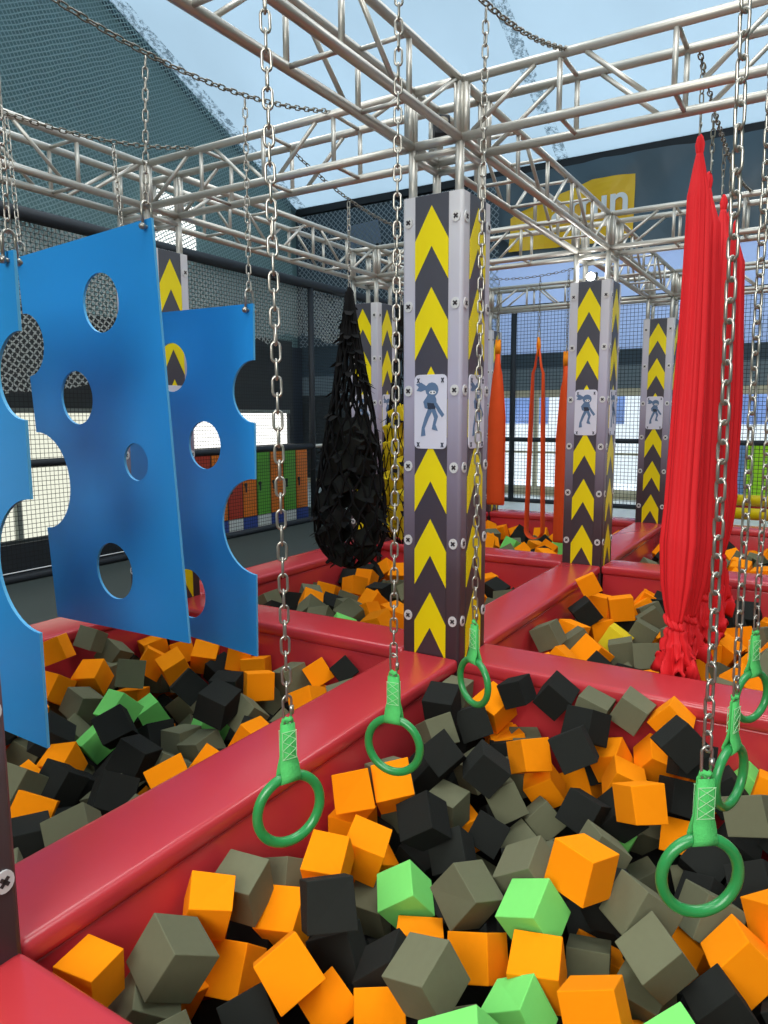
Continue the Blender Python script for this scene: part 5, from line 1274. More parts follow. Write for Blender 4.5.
k 2.743 -1.745 -.636 .221 -.274 -.932 .081 .185 s|
k .541 -.677 -.449 .222 .921 .117 -.297 .185 s|
g .734 -1.641 -.649 .615 -.197 -.174 -.743 .185 s|
k .588 -.388 -.383 .138 -.802 -.456 .361 .185 s|
o 1.889 -1.027 -.585 .665 .419 .407 .466 .185 s|
g 1.676 -1.919 -.628 .270 .241 .932 -.030 .185 s|
g 2.448 -.710 -.655 .553 -.529 -.618 .179 .185 s|
k 1.156 -2.149 -.602 .898 .360 .231 -.104 .185 s|
k .586 -1.380 -.613 .880 .161 -.442 -.057 .185 s|
k 2.163 -1.799 -.654 .550 -.296 .751 -.215 .185 s|
g 2.412 -.348 -.578 .539 -.584 .024 -.607 .185 s|
o 2.467 -2.128 -.400 .131 -.654 -.435 .605 .185 s|
k 1.393 -1.108 -.568 .019 .679 -.309 .666 .185 s|
k 1.815 -2.154 -.658 .792 .496 .313 -.169 .185 s|
o 2.085 -1.782 -.391 .067 -.885 -.242 -.391 .185 s|
o 1.338 .340 -.274 .293 -.420 -.048 -.858 .185 s|
o .417 1.853 -.627 .125 -.599 .473 -.634 .185 s|
k 1.326 .492 -.482 .671 -.716 -.004 -.195 .185 s|
o 1.895 1.893 -.478 .782 -.541 .268 -.156 .185 s|
g 2.354 1.795 -.432 .494 .816 .064 .294 .185 s|
g 1.496 2.109 -.575 .689 -.189 -.658 -.236 .185 s|
o 2.403 .611 -.520 .975 .063 -.149 -.155 .185 s|
o 2.726 .642 -.431 .358 .284 -.887 .063 .185 s|
o 1.246 1.788 -.599 .379 .687 .582 -.214 .185 s|
g .891 1.720 -.241 .406 .554 .726 -.026 .185 t|mostly buried grey foam cube, second closest grey one right of the rear blue board's bottom
g 1.504 1.846 -.541 .551 -.406 -.600 .413 .185 s|
n .548 1.155 -.239 .474 -.548 -.048 -.687 .185 t|mostly buried green foam cube, closest green one below the black cargo net
o 2.533 .319 -.297 .155 -.154 -.600 -.770 .185 s|
o .944 1.070 -.270 .055 .696 -.686 .207 .185 t|half-hidden orange foam cube, closest orange one above the ring over the beam
g .443 1.468 -.658 .062 .044 -.443 .894 .185 s|
k 2.428 1.270 -.261 .075 -.934 .220 -.272 .185 s|
k 2.257 .398 -.299 .462 -.682 .025 -.566 .185 s|
g 2.145 1.971 -.483 .200 -.190 .087 -.957 .185 s|
k 2.265 1.554 -.561 .847 -.151 -.287 .421 .185 s|
k 1.524 1.139 -.514 .694 -.634 .164 -.297 .185 s|
g 1.897 .724 -.285 .176 -.847 .267 -.424 .185 s|
g .706 1.203 -.435 .235 -.938 .034 -.252 .185 s|
k .878 1.298 -.612 .747 -.523 .409 .029 .185 s|
n .505 1.385 -.345 .401 .497 .213 .739 .185 s|
k .869 1.009 -.508 .051 -.655 -.717 -.234 .185 s|
o 1.114 .462 -.564 .173 -.016 .463 -.869 .185 s|
k 1.811 1.541 -.608 .583 .437 -.397 -.558 .185 s|
k 1.594 .701 -.295 .489 -.377 .782 -.079 .185 s|
g 1.148 .682 -.273 .454 .246 -.856 .039 .185 s|
k 1.069 1.959 -.645 .286 .023 .750 .596 .185 s|
o .508 2.080 -.272 .218 .411 -.884 -.036 .185 s|
g .559 .793 -.314 .529 .430 -.011 .732 .185 s|
k .325 1.064 -.623 .722 -.598 -.280 .207 .185 s|
k .900 1.807 -.522 .058 .836 .100 .536 .185 s|
k .759 .819 -.626 .211 -.727 .502 -.418 .185 s|
o 2.766 1.272 -.224 .097 -.545 -.786 -.274 .185 s|
g 2.724 1.210 -.499 .188 -.457 -.774 .397 .185 s|
k 2.083 .776 -.433 .156 .334 .196 -.909 .185 s|
k 1.345 1.454 -.555 .769 .474 -.150 -.402 .185 s|
o .925 .418 -.260 .527 .005 -.650 .548 .185 s|
k .766 .382 -.472 .012 -.821 -.094 -.563 .185 s|
o 2.119 1.125 -.222 .848 .345 .285 -.283 .185 s|
g .707 1.481 -.245 .211 -.741 .573 -.280 .185 t|mostly buried grey foam cube, third closest grey one right of the rear blue board's bottom
k .731 .586 -.227 .220 -.464 .568 .643 .185 s|
o 1.400 .764 -.474 .408 .215 .555 -.692 .185 s|
k .666 1.921 -.250 .831 -.259 -.490 -.050 .185 t|mostly buried black foam cube, closest black one above the rear blue board's bottom
o 1.314 1.045 -.566 .523 .008 .420 -.741 .185 s|
k 1.991 1.035 -.384 .193 .141 .516 .822 .185 s|
n .380 .492 -.257 .348 .655 -.247 -.624 .185 s|
g 2.592 .332 -.575 .334 -.873 -.186 -.302 .185 s|
g 1.646 .338 -.238 .248 -.438 .191 .843 .185 s|
k .700 1.500 -.507 .092 -.529 .839 .088 .185 s|
g 2.180 .320 -.530 .787 -.078 .583 -.187 .185 s|
o 1.173 .729 -.607 .185 -.233 .574 -.763 .185 s|
g 2.576 2.009 -.481 .858 -.303 .377 -.170 .185 s|
o .349 .547 -.499 .355 -.376 -.853 -.064 .185 s|
g 1.988 .387 -.230 .239 .680 -.688 -.084 .185 t|mostly buried grey foam cube, closest grey one below the narrow sling's end
o 1.205 .966 -.292 .541 -.453 .477 .524 .185 t|mostly buried orange foam cube, closest orange one left of the middle column's foot
o 2.671 .946 -.525 .396 .898 -.154 -.112 .185 s|
k 2.188 1.334 -.486 .719 -.578 .282 .262 .185 s|
g 2.591 1.085 -.292 .696 .604 -.364 -.135 .185 s|
k 2.096 .949 -.618 .301 -.784 .088 .536 .185 s|
o 2.753 1.563 -.316 .854 .417 .153 -.272 .185 s|
k 1.729 .396 -.505 .263 -.357 -.735 -.513 .185 s|
o 1.501 1.577 -.646 .274 -.074 -.356 -.890 .185 s|
g 1.171 1.302 -.528 .588 -.033 .645 -.487 .185 s|
g 2.742 .483 -.660 .326 -.182 -.322 .870 .185 s|
o 2.754 1.451 -.557 .488 .278 .712 .421 .185 s|
o .374 2.006 -.451 .441 -.100 -.424 -.785 .185 s|
k 1.524 .330 -.595 .920 .010 .297 -.256 .185 s|
g 1.876 1.283 -.246 .354 -.280 .879 -.155 .185 t|mostly buried grey foam cube, third closest grey one above the middle column's foot
k 1.930 .459 -.629 .134 .834 .072 .531 .185 s|
o 2.298 1.082 -.354 .200 .009 -.705 .680 .185 s|
k 2.521 1.432 -.437 .936 .040 .177 .301 .185 s|
k .496 .432 -.604 .605 .425 -.649 -.178 .185 s|
o 1.636 1.321 -.434 .654 .562 .049 .504 .185 s|
k 2.738 1.979 -.650 .942 -.290 .129 -.106 .185 s|
o 1.780 .944 -.225 .032 .583 .662 .470 .185 s|
k 1.683 .626 -.542 .429 -.271 .850 -.142 .185 s|
k 2.049 1.423 -.656 .519 .107 .346 .774 .185 s|
o 2.335 2.148 -.488 .718 .378 .384 .441 .185 s|
o 2.274 .849 -.298 .553 -.569 -.062 -.606 .185 s|
g .657 1.925 -.531 .627 -.280 -.632 .359 .185 s|
o .343 .750 -.295 .322 -.493 -.803 .096 .185 s|
k 1.911 2.150 -.484 .543 -.291 .655 .437 .185 s|
o .455 .738 -.659 .823 -.304 .479 -.011 .185 s|
k 1.841 .864 -.497 .180 -.792 -.222 -.540 .185 s|
g 2.204 .666 -.647 .150 .531 .786 .280 .185 s|
o 1.078 1.580 -.488 .114 -.629 -.364 -.677 .185 s|
k 2.672 1.694 -.515 .698 -.497 -.342 .386 .185 s|
o 1.757 1.262 -.632 .518 -.287 .544 .595 .185 s|
g .700 .655 -.496 .798 -.231 -.545 .116 .185 s|
k 2.342 1.124 -.593 .723 .170 -.579 .335 .185 s|
k .975 2.129 -.467 .945 -.235 .032 .223 .185 s|
o 1.955 1.181 -.584 .845 .515 .052 -.132 .185 s|
k 2.006 1.682 -.563 .332 .706 -.186 -.597 .185 s|
g .550 1.216 -.623 .170 -.421 .569 .686 .185 s|
k .346 2.155 -.660 .064 .783 -.616 .067 .185 s|
g .934 .690 -.346 .624 -.145 -.116 .759 .185 s|
o 2.607 .731 -.652 .497 .483 .286 .662 .185 s|
o 2.609 1.834 -.268 .161 -.262 .689 .656 .185 t|mostly buried orange foam cube, third closest orange one above the middle column's foot
o 1.713 1.002 -.608 .666 .101 -.615 .409 .185 s|
o 1.755 2.020 -.660 .510 .629 -.331 .485 .185 s|
k 2.562 1.558 -.660 .863 .250 -.305 -.316 .185 s|
k .461 1.640 -.242 .047 .917 -.388 -.083 .185 s|
g 1.425 .938 -.232 .110 .756 .629 .142 .185 s|
g 2.343 1.901 -.649 .898 -.191 .380 .112 .185 s|
k 2.397 .883 -.513 .796 .174 .468 -.343 .185 s|
g .603 2.139 -.512 .827 -.538 -.026 .160 .185 s|
n .514 .321 -.344 .690 -.468 -.107 .542 .185 s|
g .923 1.340 -.233 .618 -.190 .484 -.590 .185 t|half-hidden grey foam cube, closest grey one left of the middle column's foot
g .848 2.147 -.220 .509 -.860 .018 -.017 .185 t|mostly buried grey foam cube, closest grey one above the rear blue board's bottom
g 2.752 .332 -.388 .188 -.324 .680 -.630 .185 s|
k 1.258 2.158 -.595 .409 -.489 .484 -.599 .185 s|
n 4.986 .909 -.259 .258 .195 -.870 -.371 .185 s|
g 4.936 1.500 -.488 .142 .706 .690 .072 .185 s|
k 4.800 .985 -.521 .089 .078 .877 -.466 .185 s|
o 5.810 2.082 -.549 .152 .356 -.314 -.867 .185 s|
g 5.475 1.669 -.535 .296 .894 -.116 .316 .185 s|
o 4.430 .340 -.288 .272 -.850 -.088 .442 .185 s|
n 4.982 2.081 -.271 .925 -.153 -.346 .029 .185 s|
k 4.544 .513 -.373 .468 -.337 -.814 .068 .185 s|
o 4.796 .542 -.318 .035 -.920 -.264 .287 .185 s|
n 4.591 1.369 -.234 .542 -.050 .261 -.797 .185 t|half-hidden green foam cube, closest green one left of the narrow sling's end
n 4.193 1.757 -.249 .016 -.484 -.241 -.841 .185 s|
g 4.344 1.891 -.417 .035 -.763 -.328 -.556 .185 s|
o 5.148 .830 -.429 .035 .413 .424 .805 .185 s|
k 4.519 1.320 -.484 .863 -.294 -.317 -.263 .185 s|
k 3.773 .781 -.649 .409 -.591 .071 -.692 .185 s|
o 5.181 1.660 -.369 .573 .212 -.081 .787 .185 s|
k 3.684 1.155 -.532 .497 .710 -.367 .338 .185 s|
k 3.784 .416 -.288 .043 .430 .898 .087 .185 s|
k 5.461 2.138 -.514 .074 .897 -.241 .364 .185 s|
n 4.245 .473 -.310 .193 -.869 .410 -.196 .185 s|
o 5.853 .396 -.254 .155 -.399 -.394 .813 .185 s|
o 3.703 1.755 -.286 .888 -.181 .012 -.423 .185 s|
k 4.088 .333 -.422 .114 .009 -.488 .865 .185 s|
o 4.037 .747 -.217 .665 -.245 .603 .365 .185 t|mostly buried orange foam cube, closest orange one below the narrow sling's end
g 5.330 .334 -.286 .186 -.091 -.786 .582 .185 s|
o 4.272 1.612 -.446 .313 .147 -.783 .518 .185 s|
o 5.143 1.439 -.383 .223 -.816 .059 -.530 .185 s|
g 3.518 1.425 -.289 .595 .360 .282 .661 .185 s|
o 4.758 2.010 -.381 .601 -.731 -.073 -.314 .185 s|
k 3.491 1.680 -.270 .329 .657 -.034 -.677 .185 s|
k 5.830 .641 -.320 .191 -.836 .297 .420 .185 s|
g 4.548 .602 -.660 .319 -.709 .514 -.363 .185 s|
k 4.922 1.198 -.619 .051 .559 -.611 -.558 .185 s|
o 3.782 .350 -.528 .545 -.213 -.694 .419 .185 s|
g 5.749 1.094 -.605 .497 .735 .448 .110 .185 s|
k 4.707 2.028 -.644 .809 -.377 -.332 .304 .185 s|
o 5.585 2.031 -.656 .596 -.715 -.263 -.253 .185 s|
k 3.423 1.615 -.526 .035 -.407 -.059 .911 .185 s|
k 4.740 1.385 -.634 .177 -.687 -.058 .703 .185 s|
k 5.219 1.418 -.628 .581 -.326 .618 .417 .185 s|
g 3.522 .483 -.265 .257 -.578 .759 .151 .185 s|
k 5.048 .725 -.625 .836 -.155 .398 .344 .185 s|
k 5.158 .409 -.488 .636 .159 .728 -.200 .185 s|
k 3.793 2.153 -.252 .314 .316 .743 -.499 .185 s|
o 4.679 .941 -.259 .598 .438 .102 .664 .185 t|mostly buried orange foam cube, closest orange one right of the narrow sling's end
o 4.050 1.115 -.278 .267 -.375 .470 -.753 .185 s|
g 3.948 .849 -.405 .621 .666 -.202 -.360 .185 s|
k 5.412 1.182 -.518 .205 .162 .115 .958 .185 s|
g 4.249 1.315 -.268 .457 -.554 .666 .201 .185 s|
k 3.436 .333 -.450 .844 .069 .428 .317 .185 s|
k 4.504 1.493 -.654 .110 .855 -.367 .349 .185 s|
o 3.525 1.860 -.455 .292 -.561 .767 .110 .185 s|
o 5.832 .336 -.521 .281 .820 -.387 -.314 .185 s|
g 3.941 1.135 -.507 .239 .177 -.943 .150 .185 s|
k 4.518 1.942 -.259 .429 .624 -.026 .653 .185 s|
g 3.786 1.902 -.477 .606 .552 -.133 .558 .185 s|
n 5.078 .570 -.246 .585 -.492 .605 -.222 .185 s|
k 3.428 .540 -.615 .012 -.315 .409 -.856 .185 s|
g 5.082 1.007 -.644 .049 -.639 .179 .746 .185 s|
k 5.626 1.485 -.396 .355 -.088 -.511 -.778 .185 s|
k 4.725 .401 -.537 .520 .743 -.409 .101 .185 s|
k 4.779 1.658 -.616 .346 -.191 -.445 -.804 .185 s|
k 3.414 1.417 -.654 .908 -.080 -.411 .022 .185 s|
k 4.965 .321 -.249 .539 -.754 -.307 -.218 .185 s|
g 4.099 1.904 -.474 .194 -.749 -.342 .533 .185 s|
k 5.305 .871 -.613 .026 -.165 -.140 .976 .185 s|
g 3.624 1.411 -.509 .049 .340 -.641 .687 .185 s|
k 4.991 1.827 -.571 .367 -.820 -.435 -.063 .185 s|
k 4.212 1.138 -.524 .712 -.055 -.620 .325 .185 s|
o 3.843 .606 -.452 .580 .297 .758 -.010 .185 s|
o 3.471 2.116 -.580 .024 .447 -.413 -.793 .185 s|
g 5.835 .698 -.584 .365 .324 .674 .554 .185 s|
k 5.742 1.795 -.495 .623 .426 -.518 -.403 .185 s|
k 4.358 .888 -.265 .821 -.152 -.541 .102 .185 s|
k 5.470 .464 -.441 .348 .568 .394 .633 .185 s|
k 3.708 1.585 -.649 .197 -.815 -.378 -.394 .185 s|
o 5.704 1.455 -.636 .340 .407 .835 -.146 .185 s|
k 4.463 .894 -.487 .007 .948 -.114 .297 .185 s|
k 4.641 1.126 -.649 .669 .306 -.126 -.665 .185 s|
o 4.443 1.142 -.279 .853 .097 -.364 -.361 .185 t|mostly buried orange foam cube, second closest orange one left of the narrow sling's end
g 5.533 .575 -.629 .327 .676 .118 .649 .185 s|
n 5.533 .815 -.293 .914 .304 -.269 .001 .185 s|
g 4.061 1.663 -.597 .070 .002 .130 .989 .185 s|
o 4.475 1.657 -.214 .677 -.637 .122 .346 .185 t|mostly buried orange foam cube, sixth closest orange one above the middle column's ring
n 5.859 1.012 -.275 .896 -.373 -.210 .120 .185 s|
o 3.952 2.140 -.431 .804 .503 -.138 .286 .185 s|
g 4.044 1.572 -.287 .667 .489 -.122 .549 .185 s|
g 3.421 .878 -.580 .360 -.251 -.647 .623 .185 s|
g 5.276 .590 -.286 .233 -.795 .194 -.526 .185 s|
g 4.085 1.457 -.566 .526 .377 .437 -.624 .185 s|
o 4.294 .877 -.630 .154 -.232 -.055 .959 .185 s|
o 4.238 2.135 -.267 .839 .054 -.362 -.402 .185 s|
k 5.142 2.133 -.455 .259 -.198 .557 -.764 .185 s|
o 4.689 .779 -.440 .157 -.020 -.952 .262 .185 s|
g 4.174 .704 -.460 .163 .185 .209 .946 .185 s|
k 4.291 .363 -.604 .013 -.218 .976 -.007 .185 s|
k 4.403 2.038 -.650 .192 .831 .278 .442 .185 s|
g 5.846 1.625 -.641 .633 -.536 .520 -.207 .185 s|
o 4.643 1.634 -.405 .518 -.363 .556 -.540 .185 s|
k 5.589 .853 -.547 .186 -.622 -.212 .730 .185 s|
o 4.076 2.128 -.658 .694 .151 -.431 .556 .185 s|
k 4.480 2.132 -.451 .281 -.802 -.521 -.074 .185 s|
o 3.975 .460 -.647 .486 -.281 -.104 -.821 .185 s|
k 5.147 1.220 -.509 .642 .688 .126 -.315 .185 s|
o 5.208 1.925 -.325 .823 .489 .287 -.017 .185 s|
k 3.874 1.466 -.411 .241 -.535 -.718 .376 .185 s|
k 5.285 1.667 -.646 .872 -.206 .436 -.077 .185 s|
g 4.931 2.128 -.627 .295 -.920 -.156 .207 .185 s|
k 3.685 2.137 -.477 .282 -.465 .007 -.839 .185 s|
o 3.626 2.003 -.653 .229 .134 .350 .898 .185 s|
o 5.359 .347 -.637 .155 .780 .528 -.299 .185 s|
g 4.409 1.752 -.626 .376 -.743 -.082 .547 .185 s|
k 3.422 1.127 -.648 .494 -.857 .138 .046 .185 s|
k 5.658 1.667 -.246 .032 -.460 -.319 .828 .185 s|
k 3.830 1.315 -.628 .320 .755 -.571 -.047 .185 s|
o 3.840 1.273 -.297 .157 .601 .194 .759 .185 s|
o 5.242 2.049 -.653 .366 .191 -.090 .906 .185 s|
g 3.974 1.936 -.238 .082 -.387 .905 -.156 .185 s|
k 5.593 .330 -.230 .686 -.223 .687 -.088 .185 s|
k 4.915 .668 -.452 .366 .379 -.837 .146 .185 s|
k 5.244 .566 -.616 .232 -.776 -.474 -.346 .185 s|
o 5.625 2.132 -.216 .287 .048 -.483 .825 .185 t|mostly buried orange foam cube, eighth closest orange one right of the black cargo net
k 5.177 -.803 -.307 .415 -.399 -.678 .457 .185 s|
o 3.761 -1.891 -.292 .560 .630 .253 -.474 .185 s|
o 3.489 -1.871 -.295 .321 -.601 .729 -.068 .185 s|
g 5.460 -.334 -.426 .936 -.202 .277 .082 .185 s|
k 5.217 -1.675 -.239 .065 .134 .812 -.565 .185 s|
k 5.257 -.849 -.550 .061 .442 .264 .855 .185 s|
g 3.742 -.891 -.243 .260 .563 -.260 -.740 .185 s|
g 4.309 -.350 -.289 .228 -.885 .388 .117 .185 s|
o 4.828 -2.031 -.234 .064 .240 -.741 .624 .185 s|
k 3.429 -1.715 -.587 .077 -.925 -.145 .342 .185 s|
k 3.838 -.714 -.391 .102 .009 .613 -.783 .185 s|
o 3.599 -1.325 -.531 .312 .237 .088 -.916 .185 s|
g 3.957 -.564 -.610 .945 .179 .255 -.095 .185 s|
k 5.870 -.799 -.462 .009 -.147 .985 -.088 .185 s|
o 3.879 -1.881 -.515 .704 .246 -.480 -.462 .185 s|
k 4.872 -2.094 -.483 .900 .409 .122 .091 .185 s|
g 3.402 -.711 -.253 .566 -.401 .692 -.199 .185 s|
k 5.448 -.521 -.230 .032 -.554 -.574 -.603 .185 s|
o 5.658 -1.690 -.242 .210 -.741 .158 -.618 .185 s|
g 4.480 -.346 -.514 .503 .292 .790 .193 .185 s|
o 5.062 -.957 -.609 .164 .731 -.324 .577 .185 s|
o 5.116 -2.141 -.277 .015 .380 .755 .534 .185 s|
o 3.427 -1.384 -.660 .619 -.596 .232 .455 .185 s|
g 4.580 -1.540 -.292 .018 .138 -.658 -.740 .185 s|
o 3.978 -1.982 -.283 .404 .522 .417 -.625 .185 s|
k 5.205 -.401 -.527 .435 -.749 -.480 .139 .185 s|
k 3.654 -1.056 -.407 .754 .360 .408 -.369 .185 s|
o 3.790 -.928 -.619 .093 .037 .397 -.912 .185 s|
o 5.806 -1.739 -.452 .779 .599 .180 -.051 .185 s|
g 4.139 -.918 -.286 .315 -.212 -.377 .845 .185 s|
k 4.278 -1.082 -.475 .328 -.712 -.485 -.386 .185 s|
n 4.729 -1.823 -.242 .476 .414 .533 -.563 .185 s|
g 4.675 -.516 -.239 .590 -.022 .577 -.564 .185 s|
o 4.698 -1.211 -.244 .722 .066 -.064 .685 .185 s|
k 4.714 -1.136 -.482 .790 -.508 -.321 -.120 .185 s|
o 5.805 -1.190 -.434 .334 -.183 .819 .430 .185 s|
o 4.205 -1.216 -.298 .935 .286 -.198 -.069 .185 s|
k 3.420 -.505 -.495 .739 -.193 -.155 .626 .185 s|
k 5.393 -1.729 -.454 .457 -.877 -.135 -.058 .185 s|
o 4.298 -1.298 -.652 .281 .347 -.166 .879 .185 s|
k 5.586 -1.014 -.390 .818 -.401 .013 .412 .185 s|
k 5.390 -1.056 -.575 .077 -.285 .674 -.677 .185 s|
k 5.710 -.434 -.217 .578 .424 -.204 .667 .185 s|
o 4.465 -1.775 -.298 .111 .439 -.889 .072 .185 s|
g 3.423 -.944 -.413 .832 .474 .283 .056 .185 s|
o 5.776 -2.068 -.223 .287 .689 .506 -.432 .185 s|
o 3.920 -1.222 -.263 .044 .217 .648 .728 .185 s|
g 4.683 -1.438 -.503 .040 .083 -.195 -.976 .185 s|
o 5.487 -.588 -.477 .319 -.286 -.545 .721 .185 s|
o 4.488 -1.994 -.456 .118 -.550 -.453 -.691 .185 s|
g 3.858 -1.478 -.307 .342 -.163 .644 -.665 .185 s|
k 3.797 -1.729 -.638 .821 .439 .157 -.330 .185 s|
g 4.963 -.954 -.307 .280 .067 .934 .210 .185 s|
g 3.967 -.942 -.431 .777 .531 -.255 .222 .185 s|
o 3.588 -2.125 -.280 .494 -.349 -.787 -.123 .185 s|
g 5.049 -1.399 -.531 .640 -.330 .686 -.102 .185 s|
k 5.724 -1.533 -.571 .223 .671 .615 -.349 .185 s|
n 5.745 -.733 -.266 .858 .218 .463 -.035 .185 s|
k 3.848 -1.429 -.581 .499 -.235 .806 -.212 .185 s|
k 4.890 -.756 -.505 .852 -.076 .511 -.083 .185 s|
g 4.708 -1.928 -.617 .406 -.278 .089 -.866 .185 s|
o 4.337 -2.126 -.287 .009 .435 -.471 .767 .185 s|
o 4.378 -1.600 -.496 .083 -.050 .245 -.965 .185 s|
o 4.120 -1.595 -.244 .202 -.071 -.946 .244 .185 s|
g 4.090 -.811 -.617 .184 .372 -.134 -.900 .185 s|
k 5.438 -1.595 -.654 .316 .789 .431 -.305 .185 s|
k 5.251 -2.131 -.511 .178 .637 -.402 -.633 .185 s|
k 5.025 -1.780 -.420 .620 .147 -.659 .400 .185 s|
k 5.180 -1.812 -.651 .203 .072 .247 .945 .185 s|
n 4.378 -.811 -.278 .313 -.368 -.647 .590 .185 s|
o 5.543 -1.961 -.296 .827 .512 -.208 .105 .185 s|
k 3.600 -.550 -.284 .091 .872 .229 .423 .185 s|
k 4.738 -.887 -.222 .607 .261 .066 .747 .185 s|
o 5.331 -1.944 -.363 .357 -.644 -.500 -.456 .185 s|
g 3.550 -.751 -.522 .172 .383 .896 .143 .185 s|
o 4.108 -2.119 -.493 .092 .642 .610 .455 .185 s|
k 5.187 -1.151 -.425 .255 -.734 .360 -.516 .185 s|
o 5.726 -1.420 -.308 .915 -.385 .002 .119 .185 s|
k 4.428 -.611 -.491 .197 -.775 -.131 -.585 .185 s|
k 4.902 -1.543 -.285 .492 .079 .160 .852 .185 s|
g 5.545 -1.391 -.488 .037 .811 -.363 .458 .185 s|
g 5.072 -2.083 -.629 .376 -.497 .762 .174 .185 s|
k 4.886 -.392 -.256 .348 -.173 -.427 -.816 .185 s|
o 3.606 -2.127 -.548 .878 .110 .190 -.425 .185 s|
k 5.657 -.375 -.588 .009 .760 .187 -.623 .185 s|
g 4.855 -1.030 -.656 .179 .345 .434 .813 .185 s|
k 4.874 -1.674 -.565 .414 -.188 .288 -.843 .185 s|
k 4.175 -1.566 -.585 .004 .802 -.121 -.584 .185 s|
k 4.312 -2.046 -.633 .669 .369 -.129 -.632 .185 s|
o 3.632 -.351 -.553 .388 .703 -.363 .473 .185 s|
k 5.123 -.639 -.465 .285 -.180 .775 -.535 .185 s|
k 3.475 -1.066 -.641 .710 -.599 -.206 .308 .185 s|
k 5.727 -.635 -.606 .301 .732 .558 .250 .185 s|
g 5.662 -2.089 -.496 .557 .042 .650 -.515 .185 s|
g 4.205 -.561 -.313 .776 -.428 -.328 .328 .185 s|
k 4.665 -.724 -.397 .216 .569 -.739 -.289 .185 s|
k 4.850 -.552 -.606 .739 .380 -.494 -.257 .185 s|
k 5.020 -.333 -.632 .355 .378 .814 .262 .185 s|
g 3.623 -1.532 -.271 .614 -.747 -.253 -.011 .185 s|
k 5.718 -.935 -.631 .170 .728 .562 .354 .185 s|
o 4.922 -.716 -.227 .179 .252 -.668 -.677 .185 s|
g 4.608 -.937 -.591 .875 .448 .125 .137 .185 s|
o 4.356 -1.468 -.250 .636 -.056 -.108 -.762 .185 t|mostly buried orange foam cube, seventh closest orange one right of the farthest visible column foot
k 5.757 -1.930 -.645 .104 .126 .432 -.887 .185 s|
k 3.636 -1.858 -.474 .487 -.009 -.831 -.268 .185 s|
k 3.473 -1.950 -.650 .035 .423 .699 -.576 .185 s|
o 4.509 -.995 -.260 .421 .428 .671 .436 .185 s|
g 4.992 -1.206 -.234 .368 .702 .400 .460 .185 t|mostly buried grey foam cube, second closest grey one right of the farthest visible column foot
o 5.283 -1.427 -.613 .239 .333 .829 .380 .185 s|
g 5.854 -.398 -.428 .561 .373 .312 .669 .185 s|
g 3.987 -1.242 -.533 .479 .365 -.181 -.777 .185 s|
k 4.174 -1.848 -.443 .434 -.435 -.684 .393 .185 s|
k 5.436 -1.872 -.634 .447 .574 -.617 -.300 .185 s|
k 4.541 -1.246 -.652 .454 -.181 -.571 .660 .185 s|
o 4.462 -1.253 -.240 .680 .023 -.087 -.727 .185 t|mostly buried orange foam cube, fourth closest orange one right of the farthest visible column foot
o 4.227 -.395 -.535 .602 .358 .303 .646 .185 s|
g 3.973 -.340 -.653 .660 -.306 .178 -.663 .185 s|
k 3.921 -2.143 -.658 .194 .789 -.217 .541 .185 s|
k 4.374 -1.773 -.622 .171 .269 .788 -.527 .185 s|
o 5.758 -1.300 -.650 .884 -.315 .090 -.332 .185 s|
o 4.722 -.418 -.470 .656 -.300 .665 -.196 .185 s|
o 4.639 -.677 -.648 .517 -.846 .131 -.027 .185 s|
g 3.836 -2.156 -.339 .101 .959 -.114 -.240 .185 s|
o 5.460 -.861 -.229 .367 .705 .426 .431 .185 s|
k 3.642 -1.574 -.498 .384 -.493 -.673 -.396 .185 s|
k 5.172 -1.221 -.658 .672 -.425 .605 .039 .185 s|
k 4.575 -2.149 -.617 .295 -.650 .311 .627 .185 s|
g 4.641 -2.150 -.249 .153 .053 -.704 -.691 .185 s|
o 3.970 -1.713 -.363 .218 .103 .409 .880 .185 s|
k 4.664 -1.672 -.654 .607 -.241 .306 -.693 .185 s|
o 5.438 -1.297 -.286 .844 -.001 .249 -.475 .185 s|"""
CN={'o':'orange','g':'grey','k':'black','n':'green','y':'yellow'}
bb=MB()
for idx,ln in enumerate(PILE.split('\n')):
    a,lab=ln.split('|'); a=a.split(); c=CN[a[0]]; v=[float(q) for q in a[1:9]]; q=Quaternion(v[3:7]).normalized()
    if a[9]=='s':
        R=q.to_matrix(); h=v[7]/2; b0=len(bb.v); k0=('orange','grey','black','green','yellow').index(c)
        bb.v+=[tuple(R@Vector((x,y,z))*1.0+Vector(v[:3])) for x in(-h,h) for y in(-h,h) for z in(-h,h)]
        for f_ in((0,1,3,2),(4,6,7,5),(0,4,5,1),(2,3,7,6),(0,2,6,4),(1,5,7,3)): bb.f.append(tuple(b0+i for i in f_)); bb.mi.append(k0)
        continue
    o=link('foam_cube',CUBE[(c,idx%3)],None,v[:3],q,scale=(v[7],)*3); tag(o,lab,'foam cube',PITN[(math.floor(v[0]/SU),math.floor(v[1]/SV))])
if bb.v:
    o=link('loose_foam_cubes',bb.mesh('loose_foam_cubes',['orange','grey','black','green','yellow'])); tag(o,'lower layers of mixed foam cubes glimpsed in the gaps between those on top','foam cubes'); o['kind']='stuff'

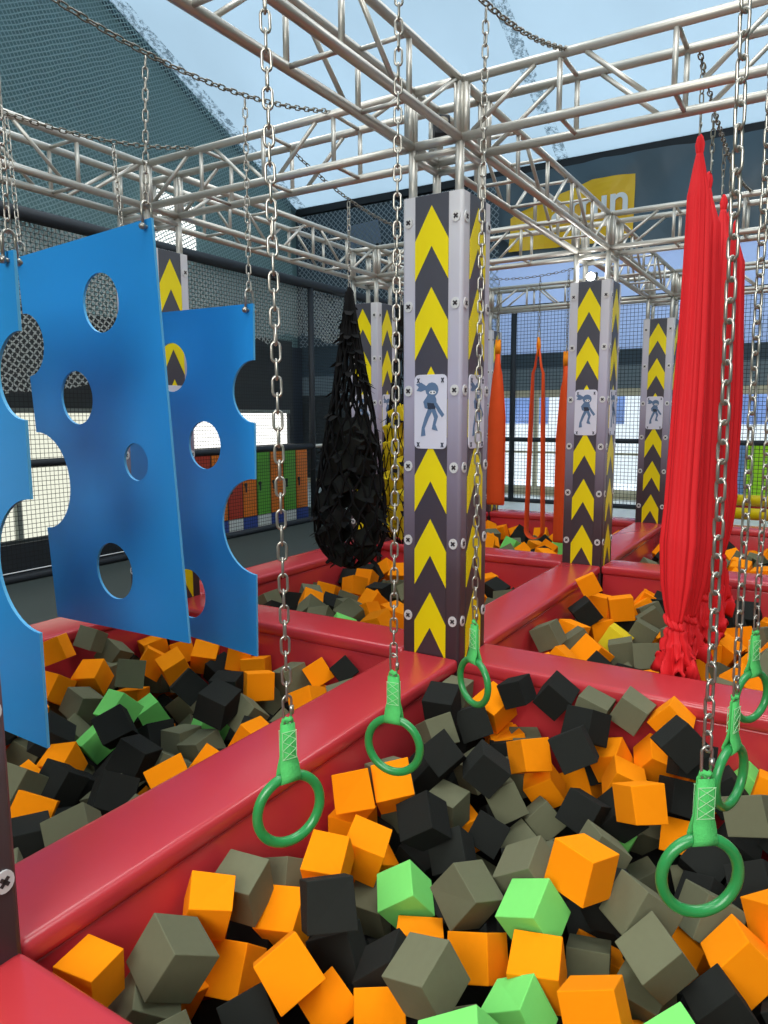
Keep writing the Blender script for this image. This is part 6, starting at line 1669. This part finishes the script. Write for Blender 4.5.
# ------------------------------------------------------------------ light
Wd=bpy.data.worlds.new('hall_daylight'); SC.world=Wd; Wd.use_nodes=True; nt=Wd.node_tree; bg=nt.nodes['Background']; bg.inputs[0].default_value=(.88,.94,1,1); bg.inputs[1].default_value=WORLD
def area(name,loc,rot,sx,sy,e,c=(1,.97,.93)):
    l=bpy.data.lights.new(name,'AREA'); l.shape='RECTANGLE'; l.size=sx; l.size_y=sy; l.energy=e; l.color=c; o=bpy.data.objects.new(name,l); COL.objects.link(o); o.location=loc; o.rotation_euler=rot; return o
area('hall_lamp_near',(-2.2,-1.8,6.6),(0,0,0),3.5,3.5,LN)
area('hall_lamp_left',(.5,3.6,7.0),(0,0,0),3.5,3.5,LL)
area('hall_lamp_far',(5,-2.5,7.0),(0,0,0),3.5,3.5,LF)
area('added_camera_side_fill',(-7.6,-2.2,3.8),(0,-1.35,0),3.0,5.0,LE)  # added fill light behind the camera, brightens surfaces that face it; no real fixture
l=bpy.data.lights.new('floodlight_beam','POINT'); l.energy=5; l.shadow_soft_size=.06; o=bpy.data.objects.new('floodlight_beam',l); COL.objects.link(o); o.location=(2.93,.03,H+.1)
# ------------------------------------------------------------------ camera
f,pi,ro,ya=725.8752,.1324,-.0036,.5497
fw=Vector((math.cos(pi)*math.cos(ya),math.cos(pi)*math.sin(ya),-math.sin(pi))); r=Vector((math.sin(ya),-math.cos(ya),0)); u=r.cross(fw)
r2=r*math.cos(ro)+u*math.sin(ro); u2=-r*math.sin(ro)+u*math.cos(ro)
cam=bpy.data.cameras.new('camera'); co=bpy.data.objects.new('camera',cam); COL.objects.link(co)
co.matrix_world=Matrix(((r2.x,u2.x,-fw.x,-3.9094),(r2.y,u2.y,-fw.y,-1.9602),(r2.z,u2.z,-fw.z,1.4164),(0,0,0,1)))
cam.sensor_fit='HORIZONTAL'; cam.sensor_width=36; cam.lens=36*f/768; cam.clip_start=.05; SC.camera=co
vs=SC.view_settings; vs.view_transform='Standard'; vs.look='None'; vs.gamma=1; vs.use_curve_mapping=False; vs.exposure=EXPO
SC.cycles.max_bounces=8; SC.cycles.transparent_max_bounces=12; SC.cycles.sample_clamp_indirect=6
